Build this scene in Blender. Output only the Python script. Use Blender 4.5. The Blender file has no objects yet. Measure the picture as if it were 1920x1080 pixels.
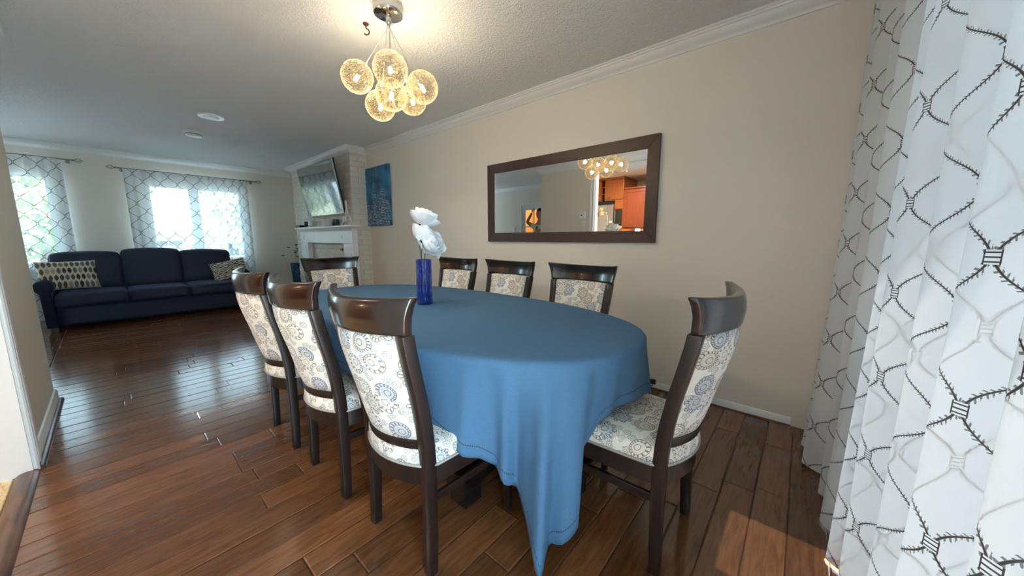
import bpy, bmesh, math, random
from mathutils import Vector, Matrix, noise

random.seed(7)
SC = bpy.context.scene
COL = SC.collection
PI = math.pi

# ---------------------------------------------------------------- camera, world, sun, exposure
HC = 1.15
pitch = math.radians(8.27)
yaw = math.radians(40.4)
fh = Vector((math.cos(yaw), math.sin(yaw), 0))
rt = Vector((math.sin(yaw), -math.cos(yaw), 0))
fd = fh * math.cos(pitch) - Vector((0, 0, 1)) * math.sin(pitch)
up = fh * math.sin(pitch) + Vector((0, 0, 1)) * math.cos(pitch)
cam_d = bpy.data.cameras.new('camera')
cam_d.sensor_width = 36
cam_d.lens = 12.0
cam_d.clip_start = 0.02
cam = bpy.data.objects.new('camera', cam_d)
COL.objects.link(cam)
cam.matrix_world = Matrix(((rt.x, up.x, -fd.x, 0), (rt.y, up.y, -fd.y, 0), (rt.z, up.z, -fd.z, HC), (0, 0, 0, 1)))
SC.camera = cam

SC.view_settings.view_transform = 'Standard'
SC.view_settings.look = 'None'
SC.view_settings.gamma = 1
SC.view_settings.use_curve_mapping = False
SC.view_settings.exposure = 1.58

wd = bpy.data.worlds.new('sky')
SC.world = wd
wd.use_nodes = True
bg = wd.node_tree.nodes['Background']
bg.inputs[0].default_value = (0.58, 0.83, 1.0, 1)
bg.inputs[1].default_value = 7.5

sun_d = bpy.data.lights.new('sun', 'SUN')
sun_d.energy = 95
sun_d.angle = math.radians(0.53)
sun_d.color = (1.0, 0.95, 0.87)
sun = bpy.data.objects.new('sun', sun_d)
COL.objects.link(sun)
sd = Vector((0.0, 0.325, -1.0)).normalized()       # the way the light travels
sun.rotation_euler = sd.to_track_quat('-Z', 'Y').to_euler()

def portal(name, loc, rot, sx, sy):
    d = bpy.data.lights.new(name, 'AREA')
    d.shape = 'RECTANGLE'
    d.size = sx
    d.size_y = sy
    d.cycles.is_portal = True
    o = bpy.data.objects.new(name, d)
    COL.objects.link(o)
    o.location = loc
    o.rotation_euler = rot
portal('portal_patio', (0.67, -0.56, 1.06), (PI / 2, 0, 0), 1.98, 2.04)
portal('portal_far', (1.10, 8.22, 1.39), (-PI / 2, 0, 0), 1.24, 1.28)
portal('portal_far', (-1.04, 8.22, 1.39), (-PI / 2, 0, 0), 1.24, 1.28)

SC.cycles.use_denoising = True
SC.cycles.max_bounces = 10
SC.cycles.diffuse_bounces = 6
SC.cycles.transparent_max_bounces = 16
SC.cycles.sample_clamp_indirect = 3.5
SC.cycles.caustics_reflective = False
SC.cycles.caustics_refractive = False

# ---------------------------------------------------------------- helpers
class MB:
    def __init__(s):
        s.v = []; s.f = []; s.uv = {}
    def add(s, vs, fs, uvs=None):
        b = len(s.v)
        s.v += [tuple(p) for p in vs]
        for f in fs:
            s.f.append(tuple(i + b for i in f))
        if uvs:
            for i, q in enumerate(uvs):
                s.uv[b + i] = q
    def box(s, x0, y0, z0, x1, y1, z1):
        s.add([(x0, y0, z0), (x1, y0, z0), (x1, y1, z0), (x0, y1, z0), (x0, y0, z1), (x1, y0, z1), (x1, y1, z1), (x0, y1, z1)],
              [(0, 3, 2, 1), (4, 5, 6, 7), (0, 1, 5, 4), (1, 2, 6, 5), (2, 3, 7, 6), (3, 0, 4, 7)])
        return s
    def grid(s, nu, nv, fn, closeu=False, closev=False, uvf=None, flip=False):
        vs = []; uvs = [] if uvf else None
        for j in range(nv + (0 if closev else 1)):
            for i in range(nu + (0 if closeu else 1)):
                vs.append(fn(i / nu, j / nv))
                if uvf: uvs.append(uvf(i / nu, j / nv))
        W_ = nu if closeu else nu + 1
        H_ = nv if closev else nv + 1
        fs = []
        for j in range(nv):
            for i in range(nu):
                a = j * W_ + i; b = j * W_ + (i + 1) % W_
                c = ((j + 1) % H_) * W_ + (i + 1) % W_; d = ((j + 1) % H_) * W_ + i
                fs.append((d, c, b, a) if flip else (a, b, c, d))
        s.add(vs, fs, uvs)
        return s
    def tube(s, pts, r, n=8, cap=True):
        pts = [Vector(p) for p in pts]
        rs = r if isinstance(r, (list, tuple)) else [r] * len(pts)
        vs = []; prev = None
        for i, p in enumerate(pts):
            t = (pts[min(i + 1, len(pts) - 1)] - pts[max(i - 1, 0)])
            t = t.normalized() if t.length > 1e-9 else Vector((0, 0, 1))
            if prev is None:
                a = Vector((0, 0, 1)) if abs(t.z) < 0.9 else Vector((1, 0, 0))
                u = t.cross(a).normalized()
            else:
                u = (prev - t * prev.dot(t)).normalized()
            prev = u
            w = t.cross(u)
            for k in range(n):
                an = 2 * PI * k / n
                vs.append(p + (u * math.cos(an) + w * math.sin(an)) * rs[i])
        fs = []
        for i in range(len(pts) - 1):
            for k in range(n):
                a = i * n + k; b = i * n + (k + 1) % n
                fs.append((a, b, b + n, a + n))
        if cap:
            fs.append(tuple(range(n - 1, -1, -1)))
            fs.append(tuple(range((len(pts) - 1) * n, len(pts) * n)))
        s.add(vs, fs)
        return s
    def lathe(s, prof, n=24, c=(0, 0, 0)):
        vs = []; fs = []
        for r, z in prof:
            for k in range(n):
                a = 2 * PI * k / n
                vs.append((c[0] + r * math.cos(a), c[1] + r * math.sin(a), c[2] + z))
        for i in range(len(prof) - 1):
            for k in range(n):
                a = i * n + k; b = i * n + (k + 1) % n
                fs.append((a, b, b + n, a + n))
        if prof[0][0] > 1e-6: fs.append(tuple(range(n - 1, -1, -1)))
        if prof[-1][0] > 1e-6: fs.append(tuple(range((len(prof) - 1) * n, len(prof) * n)))
        s.add(vs, fs)
        return s
    def prism(s, poly, z0, z1):
        n = len(poly)
        s.add([(x, y, z0) for x, y in poly] + [(x, y, z1) for x, y in poly],
              [tuple(range(n - 1, -1, -1)), tuple(range(n, 2 * n))] + [(i, (i + 1) % n, n + (i + 1) % n, n + i) for i in range(n)])
        return s
    def xform(s, m, start=0):
        for i in range(start, len(s.v)):
            s.v[i] = tuple(m @ Vector(s.v[i]))
        return s
    def mesh(s, name, mat=None, smooth=False, bevel=0, seg=2, weld=False):
        me = bpy.data.meshes.new(name)
        me.from_pydata(s.v, [], s.f)
        if s.uv:
            lay = me.uv_layers.new(name='UVMap')
            for lp in me.loops:
                lay.data[lp.index].uv = s.uv.get(lp.vertex_index, (0, 0))
        if bevel or weld:
            bm = bmesh.new(); bm.from_mesh(me)
            bmesh.ops.remove_doubles(bm, verts=bm.verts, dist=1e-5)
            if bevel:
                es = [e for e in bm.edges if len(e.link_faces) == 2 and e.calc_face_angle(0) > 0.5]
                bmesh.ops.bevel(bm, geom=es, offset=bevel, segments=seg, profile=0.5, affect='EDGES', clamp_overlap=True)
            bm.to_mesh(me); bm.free()
        if mat: me.materials.append(mat)
        if smooth:
            me.polygons.foreach_set('use_smooth', [True] * len(me.polygons))
            if smooth != 'full':
                try: me.set_sharp_from_angle(angle=math.radians(40))
                except Exception: pass
        me.update()
        return me
    def obj(s, name, mat=None, parent=None, loc=None, rot=None, **k):
        o = bpy.data.objects.new(name, s.mesh(name, mat, **k))
        COL.objects.link(o)
        if parent: o.parent = parent
        if loc: o.location = loc
        if rot: o.rotation_euler = rot
        return o

def link(name, me, parent=None, loc=None, rot=None):
    o = bpy.data.objects.new(name, me)
    COL.objects.link(o)
    if parent: o.parent = parent
    if loc: o.location = loc
    if rot: o.rotation_euler = rot
    return o

def tag(o, label, cat, group=None):
    o['label'] = label; o['category'] = cat
    if group: o['group'] = group
    return o

def thing(name, label, cat, loc=(0, 0, 0), rz=0, group=None):
    o = bpy.data.objects.new(name, None)
    COL.objects.link(o)
    o.empty_display_size = 0.1
    o.location = loc; o.rotation_euler = (0, 0, rz)
    return tag(o, label, cat, group)

def structure(o):
    o['kind'] = 'structure'
    return o

def dup(root, loc, rz, label, group=None):
    r = root.copy(); COL.objects.link(r)
    r.location = loc; r.rotation_euler = (0, 0, rz); r['label'] = label
    if group: r['group'] = group
    for ch in list(root.children):
        c = ch.copy(); COL.objects.link(c); c.parent = r
        for g in ch.children:
            d = g.copy(); COL.objects.link(d); d.parent = c
    return r

# ---------------------------------------------------------------- node helpers
class NT:
    def __init__(s, name):
        s.m = bpy.data.materials.new(name)
        s.m.use_nodes = True
        s.t = s.m.node_tree
        s.b = s.t.nodes['Principled BSDF']
        s.out = s.t.nodes['Material Output']
    def n(s, typ, **kw):
        nd = s.t.nodes.new(typ)
        for k, v in kw.items(): setattr(nd, k, v)
        return nd
    def l(s, a, b): s.t.links.new(a, b)
    def put(s, sock, v):
        if hasattr(v, 'is_linked') or isinstance(v, bpy.types.NodeSocket): s.l(v, sock)
        else: sock.default_value = v
    def m_(s, op, a, b=0.0, c=0.0):
        nd = s.n('ShaderNodeMath', operation=op)
        s.put(nd.inputs[0], a); s.put(nd.inputs[1], b); s.put(nd.inputs[2], c)
        return nd.outputs[0]
    def vm(s, op, a, b=(0, 0, 0)):
        nd = s.n('ShaderNodeVectorMath', operation=op)
        s.put(nd.inputs[0], a); s.put(nd.inputs[1], b)
        return nd.outputs['Value'] if op in ('LENGTH', 'DOT_PRODUCT', 'DISTANCE') else nd.outputs[0]
    def mix(s, f, a, b, blend='MIX'):
        nd = s.n('ShaderNodeMix', data_type='RGBA', blend_type=blend)
        s.put(nd.inputs[0], f)
        s.put(nd.inputs[6], a if not isinstance(a, tuple) else (*a[:3], 1))
        s.put(nd.inputs[7], b if not isinstance(b, tuple) else (*b[:3], 1))
        return nd.outputs[2]
    def noise(s, vec, scale, detail=3, rough=0.5, dist=0):
        nd = s.n('ShaderNodeTexNoise')
        if vec is not None: s.l(vec, nd.inputs['Vector'])
        nd.inputs['Scale'].default_value = scale; nd.inputs['Detail'].default_value = detail
        nd.inputs['Roughness'].default_value = rough; nd.inputs['Distortion'].default_value = dist
        return nd.outputs['Fac']
    def map(s, vec, scale=(1, 1, 1), loc=(0, 0, 0)):
        nd = s.n('ShaderNodeMapping')
        s.l(vec, nd.inputs[0]); nd.inputs['Scale'].default_value = scale; nd.inputs['Location'].default_value = loc
        return nd.outputs[0]
    def ramp(s, fac, stops):
        nd = s.n('ShaderNodeValToRGB')
        s.l(fac, nd.inputs[0])
        el = nd.color_ramp.elements
        while len(el) < len(stops): el.new(0.5)
        for e, (p, c) in zip(el, stops): e.position = p; e.color = (*c[:3], 1)
        return nd.outputs[0]
    def step(s, v, lo, hi):
        nd = s.n('ShaderNodeMapRange', interpolation_type='SMOOTHSTEP')
        s.put(nd.inputs[0], v); s.put(nd.inputs[1], lo); s.put(nd.inputs[2], hi)
        return nd.outputs[0]
    def coord(s, what='Object'): return s.n('ShaderNodeTexCoord').outputs[what]
    def geo(s): return s.n('ShaderNodeNewGeometry').outputs['Position']
    def bump(s, h, strength=0.3, dist=0.002):
        nd = s.n('ShaderNodeBump')
        nd.inputs['Strength'].default_value = strength; nd.inputs['Distance'].default_value = dist
        s.l(h, nd.inputs['Height']); s.l(nd.outputs[0], s.b.inputs['Normal'])
    def col(s, c): s.put(s.b.inputs['Base Color'], (*c[:3], 1) if isinstance(c, tuple) else c); return s
    def set(s, **kw):
        for k, v in kw.items(): s.put(s.b.inputs[k.replace('_', ' ')], v)
        return s

def simple(name, c, rough=0.5, metal=0.0, var=0.06, scale=30, bump=0, **kw):
    t = NT(name)
    nz = t.noise(t.coord(), scale, 4)
    a = tuple(max(0, x * (1 - var)) for x in c); b = tuple(min(1, x * (1 + var)) for x in c)
    t.col(t.mix(nz, a, b)).set(Roughness=rough, Metallic=metal, **kw)
    if bump: t.bump(t.noise(t.coord(), scale * 4, 4), bump, 0.001)
    return t.m

# ---------------------------------------------------------------- materials
M = {}
def wall_mat(name, c):
    t = NT(name)
    p = t.geo()
    t.col(t.mix(t.noise(p, 1.3, 2), tuple(x * 0.97 for x in c), c)).set(Roughness=0.6, Specular_IOR_Level=0.3)
    t.bump(t.noise(p, 140, 3), 0.12, 0.0008)
    return t.m
M['wall'] = wall_mat('cream_wall_paint', (0.81, 0.755, 0.675))
M['kwall'] = wall_mat('kitchen_wall_paint', (0.78, 0.72, 0.58))
t = NT('stippled_ceiling_paint')
p = t.geo()
h = t.m_('ADD', t.noise(p, 55, 4, 0.65), t.m_('MULTIPLY', t.noise(p, 150, 3), 0.4))
t.col((0.88, 0.885, 0.885)).set(Roughness=0.85)
t.bump(h, 0.9, 0.02)
M['ceiling'] = t.m
M['trim'] = simple('white_trim_paint', (0.83, 0.83, 0.82), 0.35, var=0.02)
M['white'] = simple('white_gloss_paint', (0.82, 0.83, 0.84), 0.3, var=0.02)
M['brickp'] = simple('painted_brick', (0.73, 0.69, 0.61), 0.75, var=0.07, scale=18, bump=0.5)
M['mortar'] = simple('painted_mortar', (0.66, 0.61, 0.525), 0.9, var=0.06)

def wood(name, dark, light, rough=0.3, axis='Z', coat=0.0, stretch=9):
    t = NT(name)
    sc = {'X': (1, stretch, stretch), 'Y': (stretch, 1, stretch), 'Z': (stretch, stretch, 1)}[axis]
    v = t.map(t.coord(), sc)
    f = t.noise(v, 5, 6, 0.6, 0.6)
    t.col(t.mix(t.step(f, 0.3, 0.75), dark, light)).set(Roughness=rough, Coat_Weight=coat, Coat_Roughness=0.12)
    t.bump(t.noise(v, 20, 4), 0.08, 0.0006)
    return t.m
M['espresso'] = wood('espresso_stained_wood', (0.006, 0.0034, 0.003), (0.019, 0.008, 0.006), 0.38, 'Z', 0.12)
M['espresso_gloss'] = wood('espresso_polished_rail', (0.007, 0.0038, 0.0033), (0.021, 0.009, 0.0065), 0.26, 'X', 0.6)
M['frame'] = wood('dark_brown_frame_wood', (0.036, 0.015, 0.012), (0.055, 0.024, 0.02), 0.42, 'X', 0.0)
M['black_lacquer'] = simple('black_lacquered_wood', (0.008, 0.006, 0.006), 0.16, var=0.2, Coat_Weight=0.5)
M['cherry'] = wood('cherry_cabinet_wood', (0.33, 0.085, 0.016), (0.46, 0.14, 0.03), 0.3, 'Z', 0.3)
M['cherry_red'] = wood('red_cherry_wood', (0.26, 0.05, 0.014), (0.34, 0.075, 0.02), 0.32, 'Z', 0.3)
M['shoe'] = wood('brown_moulding_wood', (0.04, 0.016, 0.009), (0.14, 0.06, 0.03), 0.35, 'Y', 0.3)

# hand-scraped plank
t = NT('hand_scraped_plank')
oi = t.n('ShaderNodeObjectInfo').outputs['Random']
p = t.geo()
off = t.n('ShaderNodeCombineXYZ'); t.l(t.m_('MULTIPLY', oi, 37), off.inputs[0]); t.l(t.m_('MULTIPLY', oi, 91), off.inputs[1])
pv = t.vm('ADD', p, off.outputs[0])
g1 = t.noise(t.map(pv, (3, 26, 1)), 2.2, 6, 0.62, 0.8)
g2 = t.noise(t.map(pv, (2.2, 7, 1)), 1.5, 3, 0.5, 0.5)
base = t.mix(t.step(g1, 0.1, 0.95), (0.075, 0.027, 0.012), (0.205, 0.086, 0.034))
base = t.mix(t.m_('MULTIPLY', t.step(g2, 0.62, 0.86), 0.8), base, (0.035, 0.014, 0.009))
hv = t.n('ShaderNodeHueSaturation')
t.l(base, hv.inputs['Color']); t.l(t.m_('ADD', t.m_('MULTIPLY', oi, 0.62), 0.66), hv.inputs['Value'])
t.col(hv.outputs[0])
wob = t.noise(t.map(pv, (2.0, 16, 1)), 1.6, 2, 0.5)
t.set(Roughness=0.15, Specular_IOR_Level=0.8)
t.bump(t.m_('ADD', wob, t.m_('MULTIPLY', g1, 0.015)), 0.12, 0.004)
M['plank'] = t.m
M['subfloor'] = simple('dark_floor_joint', (0.03, 0.012, 0.007), 0.6)

t = NT('travertine_tile')
v = t.map(t.geo(), (9, 3.0, 3))
f = t.noise(v, 3.2, 6, 0.66, 1.0)
t.col(t.ramp(f, [(0.28, (0.16, 0.075, 0.02)), (0.42, (0.50, 0.34, 0.13)), (0.60, (0.72, 0.60, 0.40)), (0.8, (0.78, 0.70, 0.55))])).set(Roughness=0.35)
M['tile'] = t.m
M['grout'] = simple('tile_grout', (0.35, 0.28, 0.18), 0.9)

def paisley(name, cream):
    t = NT(name)
    uv = t.coord('UV')
    S = 12.0
    def motif(S, rand, r0, petals):
        vo = t.n('ShaderNodeTexVoronoi', voronoi_dimensions='2D', feature='F1')
        t.l(uv, vo.inputs['Vector']); vo.inputs['Scale'].default_value = S; vo.inputs['Randomness'].default_value = rand
        sep = t.n('ShaderNodeSeparateColor'); t.l(vo.outputs['Color'], sep.inputs[0])
        loc = t.vm('SUBTRACT', uv, vo.outputs['Position'])
        sx = t.n('ShaderNodeSeparateXYZ'); t.l(loc, sx.inputs[0])
        ang = t.m_('ADD', t.m_('ARCTAN2', sx.outputs[1], sx.outputs[0]), t.m_('MULTIPLY', sep.outputs[0], 6.28))
        r = t.m_('MULTIPLY', t.vm('LENGTH', loc), S)
        # cells are flowers or teardrop paisleys
        isf = t.m_('GREATER_THAN', sep.outputs[1], 0.5)
        npet = t.m_('ADD', t.m_('FLOOR', t.m_('MULTIPLY', sep.outputs[2], 3.99)), petals)
        flower = t.m_('ADD', 0.74, t.m_('MULTIPLY', t.m_('ABSOLUTE', t.m_('SINE', t.m_('MULTIPLY', ang, t.m_('MULTIPLY', npet, 0.5)))), 0.30))
        drop = t.m_('ADD', 0.56, t.m_('MULTIPLY', t.m_('POWER', t.m_('ABSOLUTE', t.m_('COSINE', t.m_('MULTIPLY', ang, 0.5))), 3.0), 0.62))
        R = t.m_('MULTIPLY', t.m_('ADD', t.m_('MULTIPLY', isf, flower), t.m_('MULTIPLY', t.m_('SUBTRACT', 1.0, isf), drop)), r0)
        rr = t.m_('DIVIDE', r, R)
        wsc = t.m_('DIVIDE', 0.0016 * S, R)
        line = None
        for q_, w in ((0.96, 1.0), (0.66, 0.7), (0.30, 0.9)):
            k = t.m_('SUBTRACT', 1.0, t.step(t.m_('ABSOLUTE', t.m_('SUBTRACT', rr, q_)), t.m_('MULTIPLY', wsc, w * 0.4), t.m_('MULTIPLY', wsc, w)))
            line = k if line is None else t.m_('MAXIMUM', line, k)
        inside = t.m_('LESS_THAN', rr, 0.96)
        ring = t.m_('MULTIPLY', t.m_('GREATER_THAN', rr, 0.68), t.m_('LESS_THAN', rr, 0.90))
        hatch = t.step(t.m_('SINE', t.m_('MULTIPLY', ang, t.m_('ADD', 11.0, t.m_('FLOOR', t.m_('MULTIPLY', sep.outputs[0], 14.0))))), 0.1, 0.6)
        core = t.m_('MULTIPLY', t.m_('LESS_THAN', rr, 0.64), t.step(t.m_('SINE', t.m_('ADD', t.m_('MULTIPLY', rr, 34.0), t.m_('MULTIPLY', ang, 3.0))), 0.45, 0.9))
        return line, inside, t.m_('MAXIMUM', t.m_('MULTIPLY', ring, hatch), t.m_('MULTIPLY', core, 0.35)), sep
    l1, in1, h1, s1 = motif(S, 0.75, 0.50, 5.0)
    l2, in2, h2, s2 = motif(S * 2.4, 0.9, 0.42, 4.0)
    inkA = t.mix(t.m_('GREATER_THAN', s1.outputs[2], 0.42), (0.14, 0.105, 0.07), (0.026, 0.032, 0.072))
    inkB = t.mix(t.m_('GREATER_THAN', s2.outputs[0], 0.5), (0.17, 0.125, 0.085), (0.04, 0.05, 0.09))
    fillA = t.mix(t.m_('GREATER_THAN', s1.outputs[2], 0.6), (0.50, 0.42, 0.32), (0.30, 0.35, 0.44))
    c = t.mix(t.m_('MULTIPLY', t.m_('MULTIPLY', l2, t.m_('GREATER_THAN', s2.outputs[1], 0.35)), 0.75), cream, inkB)
    c = t.mix(in1, c, cream)
    c = t.mix(t.m_('MULTIPLY', t.m_('MULTIPLY', in1, t.m_('GREATER_THAN', s1.outputs[0], 0.45)), 0.45), c, fillA)
    c = t.mix(t.m_('MULTIPLY', t.m_('MULTIPLY', h1, in1), 0.85), c, inkA)
    c = t.mix(l1, c, inkA)
    t.col(c).set(Roughness=0.85, Sheen_Weight=0.2)
    t.bump(t.noise(uv, 900, 2), 0.15, 0.0004)
    return t.m
M['paisley'] = paisley('paisley_upholstery', (0.80, 0.755, 0.67))
M['gimp'] = simple('grey_braid_trim', (0.33, 0.31, 0.28), 0.8, var=0.4, scale=160)

t = NT('blue_linen_tablecloth')
uv = t.coord('UV')
sx = t.n('ShaderNodeSeparateXYZ'); t.l(uv, sx.inputs[0])
weave = t.noise(t.map(t.geo(), (60, 60, 60)), 9, 3, 0.7)
c = t.mix(t.step(weave, 0.25, 0.75), (0.034, 0.100, 0.195), (0.060, 0.150, 0.265))
st = t.m_('MULTIPLY', t.m_('LESS_THAN', t.m_('ABSOLUTE', t.m_('SUBTRACT', sx.outputs[1], 0.042)), 0.0028),
          t.m_('GREATER_THAN', t.m_('FRACT', t.m_('MULTIPLY', sx.outputs[0], 170.0)), 0.3))
c = t.mix(t.m_('MULTIPLY', st, 0.85), c, (0.008, 0.02, 0.05))
t.col(c).set(Roughness=0.85)
t.bump(weave, 0.2, 0.0006)
M['cloth'] = t.m

def sheer(name, clear, white, thin=1.0, trans=0.5):
    """woven sheer with an embroidered ogee lattice; UV in metres of cloth"""
    t = NT(name)
    uv = t.coord('UV')
    sx = t.n('ShaderNodeSeparateXYZ'); t.l(uv, sx.inputs[0])
    Pu, Pv = 0.205, 0.225
    a = t.m_('DIVIDE', sx.outputs[0], Pu); b = t.m_('DIVIDE', sx.outputs[1], Pv)
    bw = t.m_('SUBTRACT', b, t.m_('MULTIPLY', t.m_('SINE', t.m_('MULTIPLY', b, 4 * PI)), 0.55 / (4 * PI)))
    P_ = t.m_('ADD', a, bw); Q_ = t.m_('SUBTRACT', a, bw)
    rp = t.m_('ROUND', P_); rq = t.m_('ROUND', Q_)
    dp = t.m_('SUBTRACT', P_, rp); dq = t.m_('SUBTRACT', Q_, rq)
    mn = t.m_('MINIMUM', t.m_('ABSOLUTE', dp), t.m_('ABSOLUTE', dq))
    d = t.m_('MULTIPLY', mn, 0.145)
    line = t.m_('SUBTRACT', 1.0, t.step(d, 0.0010 * thin, 0.0021 * thin))
    onp = t.m_('LESS_THAN', t.m_('ABSOLUTE', dp), t.m_('ABSOLUTE', dq))
    along = t.m_('ADD', t.m_('MULTIPLY', onp, Q_), t.m_('MULTIPLY', t.m_('SUBTRACT', 1.0, onp), P_))
    side = t.m_('SIGN', t.m_('ADD', t.m_('MULTIPLY', onp, dp), t.m_('MULTIPLY', t.m_('SUBTRACT', 1.0, onp), dq)))
    tick = t.m_('GREATER_THAN', t.m_('FRACT', t.m_('ADD', t.m_('ADD', t.m_('MULTIPLY', along, 21.0), t.m_('MULTIPLY', d, 95.0)), t.m_('MULTIPLY', side, 0.25))), 0.60)
    jit = t.m_('FRACT', t.m_('MULTIPLY', t.m_('FLOOR', t.m_('MULTIPLY', along, 21.0)), 0.637))
    barb = t.m_('MULTIPLY', t.m_('LESS_THAN', d, t.m_('MULTIPLY', t.m_('ADD', jit, 0.6), 0.0040)), tick)
    # ladder knots where the lines meet
    ka = t.m_('MULTIPLY', t.m_('ADD', dp, dq), 0.5 * Pu); kb = t.m_('MULTIPLY', t.m_('SUBTRACT', dp, dq), 0.5 * Pv / 0.45)
    aa = t.m_('ABSOLUTE', ka); ab = t.m_('ABSOLUTE', kb)
    inb = t.m_('MULTIPLY', t.m_('LESS_THAN', aa, 0.0095), t.m_('LESS_THAN', ab, 0.0112))
    post = t.m_('GREATER_THAN', aa, 0.0077)
    rung = t.m_('LESS_THAN', t.m_('ABSOLUTE', t.m_('SUBTRACT', t.m_('FRACT', t.m_('ADD', t.m_('DIVIDE', kb, 0.0070), 0.5)), 0.5)), 0.17)
    knot = t.m_('MULTIPLY', inb, t.m_('MAXIMUM', post, rung))
    thr = t.m_('MAXIMUM', knot, t.m_('MULTIPLY', t.m_('SUBTRACT', 1.0, inb), t.m_('MAXIMUM', line, t.m_('MULTIPLY', barb, 0.8))))
    tr = t.n('ShaderNodeBsdfTransparent'); tr.inputs[0].default_value = (1, 1, 1, 1)
    tl = t.n('ShaderNodeBsdfTranslucent'); df = t.n('ShaderNodeBsdfDiffuse')
    colr = t.mix(thr, white, (0.045, 0.04, 0.038))
    t.l(colr, tl.inputs[0]); t.l(colr, df.inputs[0])
    m1 = t.n('ShaderNodeMixShader'); m1.inputs[0].default_value = trans
    t.l(df.outputs[0], m1.inputs[1]); t.l(tl.outputs[0], m1.inputs[2])
    m2 = t.n('ShaderNodeMixShader')
    wv = t.noise(t.map(uv, (700, 700, 1)), 1.0, 1)
    cl = t.m_('MULTIPLY', t.m_('ADD', t.m_('MULTIPLY', wv, clear), clear * 0.5), t.m_('SUBTRACT', 1.0, t.m_('MULTIPLY', thr, 0.9)))
    t.l(cl, m2.inputs[0]); t.l(m1.outputs[0], m2.inputs[1]); t.l(tr.outputs[0], m2.inputs[2])
    t.l(m2.outputs[0], t.out.inputs[0])
    return t.m
M['sheer_near'] = sheer('embroidered_sheer', 0.034, (0.62, 0.64, 0.67), 0.85, 0.007)
M['sheer_far'] = sheer('embroidered_sheer_far', 0.15, (0.82, 0.87, 0.88), 1.7, 0.055)

M['chrome'] = simple('polished_chrome', (0.75, 0.74, 0.72), 0.06, 1.0, var=0.02)
M['steel'] = simple('brushed_steel', (0.52, 0.51, 0.49), 0.3, 1.0, var=0.06)
M['wire'] = simple('woven_gold_silver_wire', (0.25, 0.19, 0.10), 0.5, 0.3, var=0.6, scale=220)
M['cable'] = simple('silver_cable', (0.45, 0.42, 0.38), 0.35, 0.7)
M['rodmetal'] = simple('pewter_rod', (0.24, 0.23, 0.22), 0.35, 0.9)
M['black'] = simple('black_plastic', (0.012, 0.012, 0.013), 0.35)
M['screen'] = simple('dark_glass_screen', (0.01, 0.012, 0.014), 0.06, var=0.02, Coat_Weight=1.0)
M['silver'] = simple('silver_plastic', (0.5, 0.5, 0.5), 0.35, 0.6)
M['bronze'] = simple('brown_hook_metal', (0.10, 0.03, 0.012), 0.4, 0.5)
t = NT('mirror_glass'); t.col((0.94, 0.95, 0.95)).set(Metallic=1.0, Roughness=0.0); M['mirror'] = t.m
def emit(name, c, s):
    t = NT(name)
    t.col((0.9, 0.9, 0.85)).set(Emission_Color=(*c, 1), Emission_Strength=s)
    return t.m
M['bulb'] = emit('lit_bulb', (1.0, 0.82, 0.50), 9)
M['led'] = emit('lit_led_lens', (1.0, 0.78, 0.42), 0.9)
M['lens_off'] = simple('frosted_lens', (0.85, 0.88, 0.88), 0.3)

def navy():
    t = NT('navy_velvet')
    f = t.noise(t.coord(), 6, 4)
    t.col(t.mix(f, (0.004, 0.006, 0.024), (0.007, 0.011, 0.038))).set(Roughness=0.7, Sheen_Weight=0.14, Sheen_Roughness=0.4, Sheen_Tint=(0.25, 0.38, 0.9, 1))
    t.bump(t.noise(t.coord(), 260, 2), 0.15, 0.0008)
    return t.m
M['navy'] = navy()

# leaf and branch patterned pillows
def pillow_leaf():
    t = NT('leaf_oval_pillow_fabric')
    uv = t.coord('UV')
    sx = t.n('ShaderNodeSeparateXYZ'); t.l(uv, sx.inputs[0])
    u = t.m_('MULTIPLY', sx.outputs[0], 11.0); v = t.m_('MULTIPLY', sx.outputs[1], 5.2)
    row = t.m_('FLOOR', v)
    uo = t.m_('ADD', u, t.m_('MULTIPLY', row, 0.37))
    fu = t.m_('SUBTRACT', t.m_('FRACT', uo), 0.5); fv = t.m_('SUBTRACT', t.m_('FRACT', v), 0.5)
    wv = t.m_('SUBTRACT', 0.46, t.m_('MULTIPLY', t.m_('MULTIPLY', fv, fv), 1.8))
    d = t.m_('SUBTRACT', t.m_('ABSOLUTE', fu), wv)
    fill = t.m_('LESS_THAN', d, -0.08)
    wn = t.n('ShaderNodeTexWhiteNoise', noise_dimensions='2D')
    cb = t.n('ShaderNodeCombineXYZ'); t.l(t.m_('FLOOR', uo), cb.inputs[0]); t.l(row, cb.inputs[1]); t.l(cb.outputs[0], wn.inputs['Vector'])
    fc = t.ramp(wn.outputs['Value'], [(0.0, (0.02, 0.02, 0.022)), (0.3, (0.05, 0.03, 0.02)), (0.31, (0.12, 0.15, 0.17)), (0.55, (0.10, 0.07, 0.045)), (0.75, (0.03, 0.035, 0.04)), (0.9, (0.36, 0.30, 0.21))])
    t.col(t.mix(fill, (0.60, 0.54, 0.43), fc)).set(Roughness=0.85)
    return t.m
M['pillow_leaf'] = pillow_leaf()
t = NT('branch_streak_pillow_fabric')
uv = t.coord('UV')
w = t.n('ShaderNodeTexWave', wave_type='BANDS', bands_direction='Y')
t.l(uv, w.inputs[0]); w.inputs['Scale'].default_value = 5; w.inputs['Distortion'].default_value = 7; w.inputs['Detail'].default_value = 2; w.inputs['Detail Scale'].default_value = 2.2
t.col(t.ramp(w.outputs['Fac'], [(0.35, (0.05, 0.035, 0.03)), (0.5, (0.50, 0.44, 0.36)), (0.8, (0.60, 0.55, 0.46))])).set(Roughness=0.85)
M['pillow_branch'] = t.m

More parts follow.
